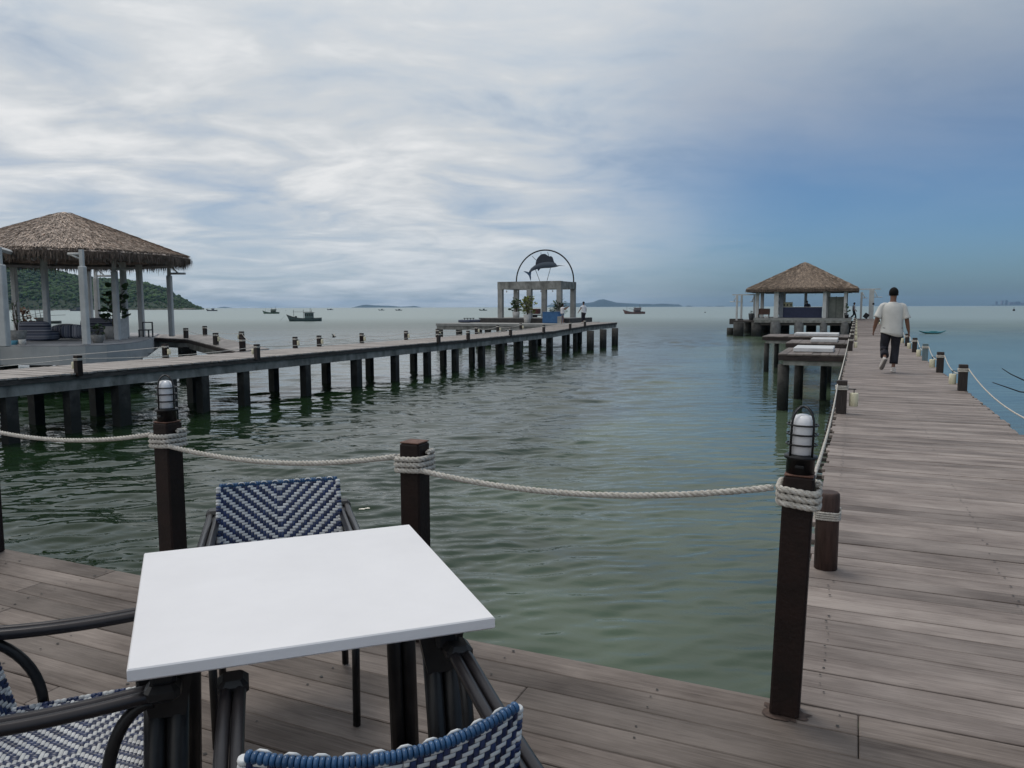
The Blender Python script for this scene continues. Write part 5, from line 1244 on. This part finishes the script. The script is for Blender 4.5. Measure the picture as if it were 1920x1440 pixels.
# ================================================================ land: wooded headland, islands, far city
def hill():
    prof = [(-420, 470), (-250, 462), (-120, 470), (-40, 480), (20, 486), (42, 493), (66, 501), (90, 509), (120, 516), (151, 522), (180, 522.5), (205, 523.5), (230, 527), (255, 531.5), (272, 538), (286, 544), (300, 553), (314, 560.5), (330, 566), (342, 571.5), (356, 574.5)]
    Z0 = 1300.0
    def ridge(px):
        for a, b in zip(prof, prof[1:]):
            if a[0] <= px <= b[0]: return a[1] + (b[1] - a[1]) * (px - a[0]) / (b[0] - a[0])
        return prof[-1][1]
    mb = MB(); nx, ny = 150, 26; pts = []
    for i in range(nx + 1):
        px = -420 + 776 * i / nx; row = []
        top = (576.6 - ridge(px)) / F * (Z0 + 330) * .93
        for j in range(ny + 1):
            f = j / ny; Z = Z0 + 620 * f; prof_h = math.sin(min(1, f / .53) * math.pi / 2) ** .8 if f < .53 else math.cos((f - .53) / .47 * math.pi / 2)
            p = pxz(px + 30, Z); nz = noise.noise(Vector((p.x * .008, p.y * .008, 0))) * 10 + noise.noise(Vector((p.x * .03, p.y * .03, 5))) * 4
            h = (top + WATER + 3) * prof_h + nz * prof_h * min(1, top / 30) ; row.append(Vector((p.x, p.y, WATER - 1.0 + max(0, h) )))
        pts.append(row)
    for r in pts: mb.v += [tuple(p) for p in r]
    for i in range(nx):
        for j in range(ny): q = i * (ny + 1) + j; mb.face([q, q + ny + 1, q + ny + 2, q + 1], True)
    o = mb.build('headland', mat('headland_ground', (.012, .025, .010), (.03, .045, .02), .05, .95)); tag(o, 'low wooded headland on the left shore', 'hill', kind='structure')
    fm = MB(); random.seed(11)
    ico = [Vector(v).normalized() for v in ((0, 0, 1), (.89, 0, .45), (.28, .85, .45), (-.72, .53, .45), (-.72, -.53, .45), (.28, -.85, .45), (.72, .53, -.45), (-.28, .85, -.45), (-.89, 0, -.45), (-.28, -.85, -.45), (.72, -.53, -.45), (0, 0, -1))]
    fc = [(0, 1, 2), (0, 2, 3), (0, 3, 4), (0, 4, 5), (0, 5, 1), (1, 6, 2), (2, 6, 7), (2, 7, 3), (3, 7, 8), (3, 8, 4), (4, 8, 9), (4, 9, 5), (5, 9, 10), (5, 10, 1), (1, 10, 6), (11, 7, 6), (11, 8, 7), (11, 9, 8), (11, 10, 9), (11, 6, 10)]
    for _ in range(7500):
        i = random.random() * (nx - 1); j = (random.random() ** 1.1) * 15.2
        if i / nx * 776 - 420 > 352: continue
        a = pts[int(i)][int(j)]; b2 = pts[int(i) + 1][int(j)]; c2 = pts[int(i)][min(ny, int(j) + 1)]
        p = a + (b2 - a) * (i % 1) + (c2 - a) * (j % 1)
        if p.z < WATER - .3: continue
        s = U(2.6, 6.8) * (1.25 if random.random() < .12 else 1) * (min(1, max(.35, p.z / 18)) if p.z < 18 else 1)
        for q in range(2):
            c = p + Vector((U(-.5, .5) * s, U(-.5, .5) * s, s * U(.1, .6))); b0 = len(fm.v); sq = s * U(.5, .85)
            for v in ico: k = U(.72, 1.25); fm.v.append((c.x + v.x * sq * k, c.y + v.y * sq * k, c.z + v.z * sq * k * .85))
            for f in fc: fm.face([b0 + n_ for n_ in f], False)
    for (px, h) in ((340, 9), (346, 8), (335, 7), (328, 8)):      # loose shore trees at the tip
        p = pxz(px, Z0 + 60, WATER)
        for q in range(9):
            c = p + Vector((U(-5, 5), U(-5, 5), U(.45, 1) * h)); b0 = len(fm.v); sq = U(1.2, 2.6)
            for v in ico: k = U(.7, 1.3); fm.v.append((c.x + v.x * sq * k * 1.4, c.y + v.y * sq * k, c.z + v.z * sq * k * .7))
            for f in fc: fm.face([b0 + n_ for n_ in f], False)
    o = fm.build('woodland', mat('woodland', (.010, .031, .006), (.040, .082, .014), .035, .9, island=.55, detail=3)); tag(o, 'dense dark green woodland covering the headland', 'woodland', kind='stuff')
    b = MB(); P = [pxz(px, Z0 - 2 + U(-3, 3)) for px in range(-420, 362, 6)]; n = len(P)
    for p in P: b.v += [(p.x, p.y, WATER + 1.4 + U(-.6, .6)), (p.x, p.y, WATER - 1), ((p + FWD * 30).x, (p + FWD * 30).y, WATER + 2.4)]
    for i in range(n - 1): b.face([i * 3 + 1, i * 3 + 4, i * 3 + 3, i * 3]); b.face([i * 3, i * 3 + 3, i * 3 + 5, i * 3 + 2])
    o = b.build('shoreline', mat('shore_sand', (.13, .12, .10), (.26, .24, .20), .1, .95)); tag(o, 'thin pale rocky shoreline below the headland', 'shore', kind='structure')
hill()
def island(name, prof, Z, label, m):
    mb = MB(); nx = (len(prof) - 1) * 8; ny = 8
    for i in range(nx + 1):
        k = i / 8; a = prof[min(int(k), len(prof) - 1)]; b = prof[min(int(k) + 1, len(prof) - 1)]; f = k - int(k); px = a[0] + (b[0] - a[0]) * f; hh = (a[1] + (b[1] - a[1]) * f)
        for j in range(ny + 1):
            g = j / ny; p = pxz(px, Z + Z * .12 * (g - .5)); h = hh / F * Z * math.sin(math.pi * g) ** .8 * (1 + .05 * noise.noise(Vector((p.x * .004, p.y * .004, 2)))); mb.v.append((p.x, p.y, WATER - 2 + h + (2 if 0 < j < ny and hh > .2 else 0)))
    for i in range(nx):
        for j in range(ny): q = i * (ny + 1) + j; mb.face([q, q + ny + 1, q + ny + 2, q + 1], True)
    o = mb.build(name, m); tag(o, label, 'island', kind='structure')
ISL = mat('far_island', (.012, .03, .035), (.02, .045, .05), .002, .95)
island('island', [(661, 0), (672, 2.4), (681, 4.8), (690, 5.6), (700, 4.4), (712, 4.0), (722, 3.6), (735, 3.0), (745, 2.2), (753, 1.2), (762, 1.6), (772, 2.2), (778, 3.0), (784, 1.6), (792, 0)], 12000, 'long low blue island on the horizon left of the fish arch', ISL)
island('island', [(1020, 0), (1032, 4.6), (1045, 4.0), (1060, 7.8), (1080, 7), (1100, 7.6), (1112, 9), (1122, 12.8), (1131, 14), (1142, 11.5), (1155, 8.2), (1170, 7.0), (1185, 6.2), (1200, 5.2), (1213, 5.6), (1224, 4.6), (1236, 5.6), (1250, 5.4), (1262, 4.6), (1272, 4.2), (1280, 0)], 12000, 'blue hilly island with a peak behind the maroon fishing boat', ISL)
island('island', [(1283, 0), (1288, 2.0), (1294, 1.6), (1298, 0)], 12400, 'small blue islet right of the hilly island', ISL)
island('island', [(1322, 0), (1330, 1.2), (1336, 0)], 12600, 'tiny blue islet midway to the far pavilion', ISL)
island('island', [(1338, 0), (1344, 1.3), (1352, 1.2), (1358, 0)], 12600, 'tiny flat blue islet left of the far pavilion', ISL)
island('island', [(408, 0), (418, 1.6), (424, 2.2), (430, 1.5), (440, 0)], 12600, 'small blue islet behind the small grey boat by the gazebo', ISL)
island('coast', [(1850, 0), (1856, 1.6), (1870, 2.0), (1890, 1.8), (1930, 2.0), (2000, 2.2), (2040, 0)], 11800, 'low far coast under the city towers', ISL)
CITY = [mat('tower_a', (.10, .12, .16)), mat('tower_b', (.20, .20, .26))]
for i, (px, w, h, l) in enumerate(((1864, 3.4, 8, 'slim far tower with a mast, leftmost of the distant skyline'), (1874.5, 4, 9.5, 'second distant tower from the left of the skyline'), (1882, 3.8, 10.5, 'pale third distant tower of the skyline'), (1890.5, 6.5, 6.6, 'broad low distant block, fourth from the left of the skyline'), (1901.5, 9.5, 7.4, 'widest distant block of the skyline'), (1911, 4, 5, 'low distant block beside the right edge of the photo'), (1918, 5, 10, 'tall distant tower cut by the right edge of the photo'))):
    Z = 11700; p = pxz(px, Z, WATER); s = Z / F; t = thing('tower', tuple(p), l, 'building', YAW, 'distant city towers')
    b = MB(); b.box((0, 0, h * s / 2), (w * s, w * s * .8, h * s)); b.box((w * s * .2, 0, h * s * 1.03), (w * s * .4, w * s * .4, h * s * .08)); b.build('facade', CITY[i % 2], t)
    b = MB(); nfl = max(3, int(h * s / 7))
    for k in range(nfl): b.box((0, -w * s * .4 - .3, (k + .55) * h * s / nfl), (w * s * .84, .5, h * s / nfl * .45))
    b.build('window_band', mat('tower_glass', (.03, .04, .06), None, 3, .3), t)
# ================================================================ people
def skin_obj(name, V, Ed, Rd, m, parent, sub=2):
    me = bpy.data.meshes.new(name); me.from_pydata([tuple(v) for v in V], Ed, []); me.materials.append(m); o = bpy.data.objects.new(name, me); col.objects.link(o); o.parent = parent
    md = o.modifiers.new('skin', 'SKIN'); md.use_smooth_shade = True; md.branch_smoothing = .6
    for i, v in enumerate(me.skin_vertices[0].data): v.radius = Rd[i] if isinstance(Rd[i], tuple) else (Rd[i], Rd[i]); v.use_root = (i == 0)
    sb = o.modifiers.new('sub', 'SUBSURF'); sb.levels = sub; sb.render_levels = sub
    return o
def ell(c, rx, ry, n=18, M=None, fold=0.0, ph=0.0):
    r = []
    for k in range(n):
        a = 2 * math.pi * k / n; w = 1 + fold * math.sin(a * 5 + ph); p = Vector((rx * math.cos(a) * w, ry * math.sin(a) * w, 0)); r.append(Vector(c) + ((M @ p) if M else p))
    return r
def limb_rings(P, Rr, n=12, fold=0.0):
    P = [Vector(p) for p in P]; rs = []
    for i, p in enumerate(P):
        t = (P[min(i + 1, len(P) - 1)] - P[max(i - 1, 0)]).normalized(); yy = Vector((0, 1, 0)) if abs(t.y) < .85 else Vector((0, 0, 1)); xx = yy.cross(t).normalized(); yy = t.cross(xx); q = Matrix((xx, yy, t)).transposed(); r = Rr[i]; r = r if isinstance(r, tuple) else (r, r)
        rs.append(ell(p, r[0], r[1], n, q, fold, i * 1.3))
    return rs
def sub_path(P, n):                                           # smooth path through joints
    P = [Vector(p) for p in P]; out = []
    for i in range(len(P) - 1):
        a = P[max(i - 1, 0)]; b = P[i]; c = P[i + 1]; d = P[min(i + 2, len(P) - 1)]
        for k in range(n):
            f = k / n; out.append(.5 * ((2 * b) + (c - a) * f + (2 * a - 5 * b + 4 * c - d) * f * f + (3 * b - a - 3 * c + d) * f ** 3))
    out.append(P[-1]); return out
def lerp_r(R, n):
    out = []
    for i in range(len(R) - 1):
        a, b = R[i], R[i + 1]; a = a if isinstance(a, tuple) else (a, a); b = b if isinstance(b, tuple) else (b, b)
        for k in range(n): f = k / n; out.append((a[0] + (b[0] - a[0]) * f, a[1] + (b[1] - a[1]) * f))
    e = R[-1]; out.append(e if isinstance(e, tuple) else (e, e)); return out
def person(loc, rz, label, J, shirt, trousers, shoe=None, long_hair=False, shorts=False, scale=1.0, sleeve=.85, fold=.04, hem=.76, top_half=False):
    t = thing('person', loc, label, 'person', rz); t.scale = (scale,) * 3
    V3 = Vector; pel, che, nek, hd = [V3(J[k]) for k in ('pelvis', 'chest', 'neck', 'head')]
    V = [pel, pel.lerp(che, .5), che, che.lerp(nek, .75), nek, hd - V3((0, 0, .055)), hd + V3((0, 0, .035)), hd + V3((0, 0, .085))]
    Rd = [(.12, .09), (.11, .085), (.10, .07), (.05, .05), .054, (.070, .078), (.080, .093), (.055, .065)]
    Ed = [(i, i + 1) for i in range(7)]
    def chain(start, pts, rr):
        k = start
        for p, r in zip(pts, rr): V.append(V3(p)); Rd.append(r); Ed.append((k, len(V) - 1)); k = len(V) - 1
        return k
    for s in ('L', 'R'):
        sg = -1 if s == 'L' else 1; sh, el, wr = V3(J['sh' + s]) - V3((0, 0, .05)), V3(J['el' + s]), V3(J['wr' + s]); d = (wr - el).normalized(); hp = wr + d * .075
        k = chain(3, [sh, sh.lerp(el, .5), el, el.lerp(wr, .4), wr, wr + d * .035, hp], [.045, .048, .046, .045, .036, (.046, .034), (.046, .036)])
        side = V3((0, 1, 0)); side = (side - d * side.dot(d)).normalized(); cur = d.cross(side).normalized() * (-sg)
        for f in range(4):
            o_ = side * (.026 - .0175 * f); b0 = hp + d * .04 + o_; l = (.07, .078, .072, .056)[f]
            chain(k, [b0, b0 + d * l * .55 + cur * .012 * sg * 0, b0 + d * l * .9 - V3((0, 0, 0)) + cur * .022], [.0135, .0125, .0105])
        chain(k - 0, [wr + d * .02 + side * .038, wr + d * .06 + side * .056], [.017, .014])
    if not top_half:
        for s in ('L', 'R'):
            hp_, kn, an, to = [V3(J[q + s]) for q in ('hip', 'kn', 'an', 'to')]
            chain(0, [hp_, hp_.lerp(kn, .5), kn, kn.lerp(an, .35), kn.lerp(an, .75), an, an.lerp(to, .55), to], [.07, .05, .034, .034, .036, .038, (.044, .034), (.034, .024)])
    skin_obj('body', V, Ed, Rd, SKIN, t, 2)
    # head details
    b = MB()
    for s in (-1, 1): b.lathe([(.001, -.012), (.018, -.010), (.026, 0), (.02, .008), (.001, .010)], n=10, M=Matrix.Translation(hd + V3((s * .080, -.005, -.005))) @ Matrix.Rotation(s * 1.35, 4, 'Y') @ Matrix.Diagonal((1.25, .8, 1, 1)))
    b.build('ear', SKIN, t) if False else b.build('ears', SKIN, t)
    b = MB(); b.tube([hd + V3((0, .088, .012)), hd + V3((0, .103, -.022)), hd + V3((0, .092, -.032))], [.008, .014, .008], 6); b.build('nose', SKIN, t)
    b = MB()
    for s in (-1, 1): b.lathe([(.001, -.011), (.009, -.005), (.011, 0), (.009, .005), (.001, .011)], hd + V3((s * .031, .078, .006)), 8)
    b.build('eyes', BLACK, t)
    b = MB(); b.tube([hd + V3((-.022, .082, -.058)), hd + V3((0, .090, -.060)), hd + V3((.022, .082, -.058))], .005, 5); b.build('mouth', mat('lips', (.16, .06, .05)), t)
    h = MB(); rs = []
    for i in range(11):                                         # cap of short hair: low on the nape, high on the forehead
        ph = math.pi * .69 * i / 10 + .02; r = []
        for k in range(22):
            a = 2 * math.pi * k / 22; front = max(0, math.sin(a)); p2 = ph * (1 - .42 * front); rr = .099 * (1 + .05 * noise.noise(Vector((math.cos(a) * 3, math.sin(a) * 3, i))))
            r.append(hd + V3((rr * .93 * math.sin(p2) * math.cos(a), rr * 1.10 * math.sin(p2) * math.sin(a) - .004, .030 + rr * 1.13 * math.cos(p2))))
        rs.append(r)
    h.rings(rs)
    if long_hair: h.rings(limb_rings([hd + V3((0, -.03, .03)), hd + V3((0, -.075, -.08)), hd + V3((0, -.085, -.22)), hd + V3((0, -.08, -.36))], [(.08, .06), (.098, .05), (.088, .04), (.035, .015)], 12))
    h.build('hair', HAIR, t)
    # shirt: torso and sleeves lofted over the body
    c = MB(); n = 24; rs = []
    hemz = hem; zs_ = nek.z - .015
    prof = [(0, .222, .150), (.08, .215, .146), (.25, .205, .138), (.5, .208, .140), (.72, .222, .142), (.84, .222, .128), (.92, .185, .105), (.97, .100, .078), (1.0, .074, .068)]
    for f, rx, ry in prof:
        z = hemz + (zs_ - hemz) * f; cx = pel.x + (nek.x - pel.x) * f; cy = pel.y + (nek.y - pel.y) * f - .01
        r = []
        for k in range(n):
            a = 2 * math.pi * k / n; w = 1 + fold * (1 - f) * (math.sin(a * 6 + f * 2) + .6 * math.sin(a * 10 + 1 + f * 4)); r.append(V3((cx + rx * w * math.cos(a), cy + ry * w * math.sin(a), z + (.025 * math.sin(a * 2 + .7) + .03 * math.cos(a) * -1 if f == 0 else 0))))
        rs.append(r)
    c.rings(rs)
    for s in ('L', 'R'):
        sh, el, wr = V3(J['sh' + s]), V3(J['el' + s]), V3(J['wr' + s]); end = sh.lerp(el, min(1, sleeve / .9)) if sleeve < .9 else el.lerp(wr, sleeve - .9)
        sh = sh - V3((0, 0, .034)); inn = sh.lerp(V3((nek.x, nek.y, sh.z + .035)), .5)
        c.rings(limb_rings(sub_path([inn, sh, sh.lerp(end, .55), end], 3), lerp_r([(.040, .052), (.056, .068), (.070, .074), (.082, .080)], 3), 16, fold * .8))
    c.build('shirt', shirt, t)
    if not top_half:
        d = MB(); wz = hemz + .10
        d.rings([ell((pel.x, pel.y, wz + .06), .165, .115, 20), ell((pel.x, pel.y, pel.z - .02), .178, .128, 20), ell((pel.x, pel.y, pel.z - .10), .165, .12, 20)])
        for s in ('L', 'R'):
            hp_, kn, an = [V3(J[q + s]) for q in ('hip', 'kn', 'an')]
            end = hp_.lerp(kn, .45) if shorts else kn.lerp(an, .80)
            P = [hp_ + V3((0, 0, .04)), hp_.lerp(kn, .5), kn, end] if not shorts else [hp_ + V3((0, 0, .04)), hp_.lerp(kn, .25), end]
            rr = [(.112, .118), (.098, .10), (.080, .082), (.082, .080)] if not shorts else [(.112, .118), (.105, .105), (.10, .10)]
            d.rings(limb_rings(sub_path(P, 4), lerp_r(rr, 4), 16, .03))
        d.build('trousers', trousers, t)
        if shoe:
            for s in ('L', 'R'):
                an, to = V3(J['an' + s]), V3(J['to' + s]); d_ = (to - an); he = an + V3(J['heel' + s]); tt = to + (to - he).normalized() * .04; up_ = (an - he).normalized()
                ax = (tt - he).normalized(); sd = ax.cross(V3((0, 0, 1)) if abs(ax.z) < .9 else V3((0, -1, 0))).normalized(); nn = sd.cross(ax).normalized()
                if nn.dot(an - he) < 0: nn = -nn
                L_ = (tt - he).length
                def foot(z0, z1, grow, mname, m_):
                    q = MB(); rr = []
                    for (f, w) in ((-.02, .6), (.06, .86), (.25, .84), (.5, .86), (.72, 1.12), (.9, .95), (1.0, .45)):
                        cc = he + ax * L_ * f; w2 = .042 * w + grow; hh = z1 * (1 if f < .4 else 1 - .45 * (f - .4) / .6)
                        rr.append([cc + sd * w2 * math.cos(a) + nn * ((z0 + hh) / 2 + (hh - z0) / 2 * math.sin(a)) for a in [2 * math.pi * k / 12 for k in range(12)]])
                    q.rings(rr); q.build(mname, m_, t)
                foot(.0, .085, .003, 'shoe', shoe); foot(-.018, .014, .008, 'sole', SOLE if s == 'L' else shoe)
    return t
WALK = dict(pelvis=(0, 0, .93), chest=(0, .0, 1.30), neck=(.0, .01, 1.485), head=(.008, .035, 1.635), shL=(-.195, 0, 1.425), shR=(.195, 0, 1.42), elL=(-.285, -.03, 1.16), elR=(.265, -.02, 1.14), wrL=(-.325, .06, .93), wrR=(.315, .05, .90),
            hipL=(-.095, 0, .90), hipR=(.095, 0, .90), knL=(-.125, .07, .50), anL=(-.13, -.24, .30), toL=(-.175, -.22, .09), heelL=(.02, -.07, -.02), knR=(.085, .06, .50), anR=(.06, .0, .09), toR=(.075, .16, .03), heelR=(-.0, -.06, -.075))
mp_ = at(1674.5, 699.5, 0)
man = person((mp_.x - .06, mp_.y + .1, .022), R_(3), 'man in loose white shirt and dark trousers walking away along the right pier', WALK, SHIRT, TROUS, SHOE, sleeve=.98, hem=.78, scale=1.03)
b = MB(); w = Vector(WALK['wrL']); d = (w - Vector(WALK['elL'])).normalized(); b.tube([w - d * .03 + (Matrix.Rotation(0, 3, 'Z') @ Vector((.034 * math.cos(a), .034 * math.sin(a), .006 * math.cos(a)))) for a in [2 * math.pi * k / 14 for k in range(14)]], .006, 5, closed=True); b.build('bracelet', mat('bracelet', (.25, .10, .06)), man)
STAND = dict(pelvis=(0, 0, .93), chest=(0, .0, 1.30), neck=(.0, .0, 1.485), head=(.0, .02, 1.635), shL=(-.185, 0, 1.42), shR=(.185, 0, 1.42), elL=(-.26, -.05, 1.14), elR=(.25, .02, 1.14), wrL=(-.34, -.02, .93), wrR=(.26, .06, .90),
             hipL=(-.09, 0, .90), hipR=(.09, 0, .90), knL=(-.11, .03, .50), anL=(-.12, -.04, .09), toL=(-.14, .12, .03), heelL=(0, -.06, -.075), knR=(.10, .06, .50), anR=(.12, .03, .09), toR=(.14, .18, .03), heelR=(0, -.06, -.075))
S2 = dict(STAND); S2['elL'] = (-.34, -.06, 1.17); S2['wrL'] = (-.46, -.02, .98)
person(tuple(pxz(1094, 63.0, .10)), YAW + .5, 'man in white T-shirt and dark shorts standing right of the pergola', S2, mat('white_tee', (.60, .61, .64)), TROUS, SHOE, shorts=False, sleeve=.5, hem=.86, scale=1.0)
S3 = dict(STAND); S3['elR'] = (.26, .16, 1.22); S3['wrR'] = (.28, .34, 1.40); S3['elL'] = (-.22, .14, 1.18); S3['wrL'] = (-.05, .32, 1.36)
person(tuple(pxz(1054.5, 62.0, .08)), YAW - 1.2, 'long-haired woman in white top and shorts raising her hands by the blue box', S3, mat('white_top', (.60, .58, .60)), mat('denim', (.10, .14, .20)), SHOE, long_hair=True, shorts=True, sleeve=.35, hem=.92, scale=.93)
S4 = dict(WALK); S4.update(knL=(-.10, -.02, .50), anL=(-.10, -.30, .14), toL=(-.10, -.18, .05), knR=(.10, .18, .50), anR=(.10, .26, .09), toR=(.10, .42, .03), wrL=(-.25, .16, .93), wrR=(.25, .10, .93))
person((wx(1598.5, 92.5), 92.5, 0.0), R_(-100), 'man in pale shirt and dark trousers striding past the far pavilion', S4, mat('pale_shirt', (.38, .33, .33)), TROUS, SHOE, sleeve=.5, hem=.9, scale=1.04)
S5 = dict(STAND); S5['elL'] = (-.30, .10, 1.18); S5['wrL'] = (-.24, .32, 1.10); S5['elR'] = (.30, .10, 1.18); S5['wrR'] = (.24, .32, 1.10); S5['head'] = (.03, .05, 1.64)
pb5 = fpos(1511.5, 2.95); person(tuple(pb5), R_(180), 'dark-clothed bartender standing behind the navy bar counter', S5, mat('navy_shirt', (.012, .018, .04)), TROUS, SHOE, sleeve=.6, scale=1.02)
pb6 = fpos(1529, 3.4); S6 = dict(STAND); person((pb6.x, pb6.y, pzt - .50), R_(200), 'second bartender stooping low behind the bar, only hair in view', S6, mat('navy_shirt', (.012, .018, .04)), TROUS, SHOE, sleeve=.6, scale=1.0) if False else None
# ================================================================ haze over the bay
def haze():
    me = bpy.data.meshes.new('haze'); x0, x1, y0, y1, z0, z1 = -14200, 14200, -14200, 14200, WATER - 1, 145
    me.from_pydata([(x0, y0, z0), (x1, y0, z0), (x1, y1, z0), (x0, y1, z0), (x0, y0, z1), (x1, y0, z1), (x1, y1, z1), (x0, y1, z1)], [], [(3, 2, 1, 0), (4, 5, 6, 7), (0, 1, 5, 4), (1, 2, 6, 5), (2, 3, 7, 6), (3, 0, 4, 7)])
    m = bpy.data.materials.new('haze'); m.use_nodes = True; nt = m.node_tree; nt.nodes.clear(); out = nt.nodes.new('ShaderNodeOutputMaterial'); v = nt.nodes.new('ShaderNodeVolumePrincipled')
    v.inputs['Color'].default_value = (.44, .69, 1.0, 1); v.inputs['Density'].default_value = 4.6e-5; v.inputs['Anisotropy'].default_value = 0.0
    nt.links.new(v.outputs[0], out.inputs['Volume']); me.materials.append(m); o = bpy.data.objects.new('haze', me); col.objects.link(o); tag(o, 'thin sea haze lying over the bay', 'haze', kind='stuff')
haze()
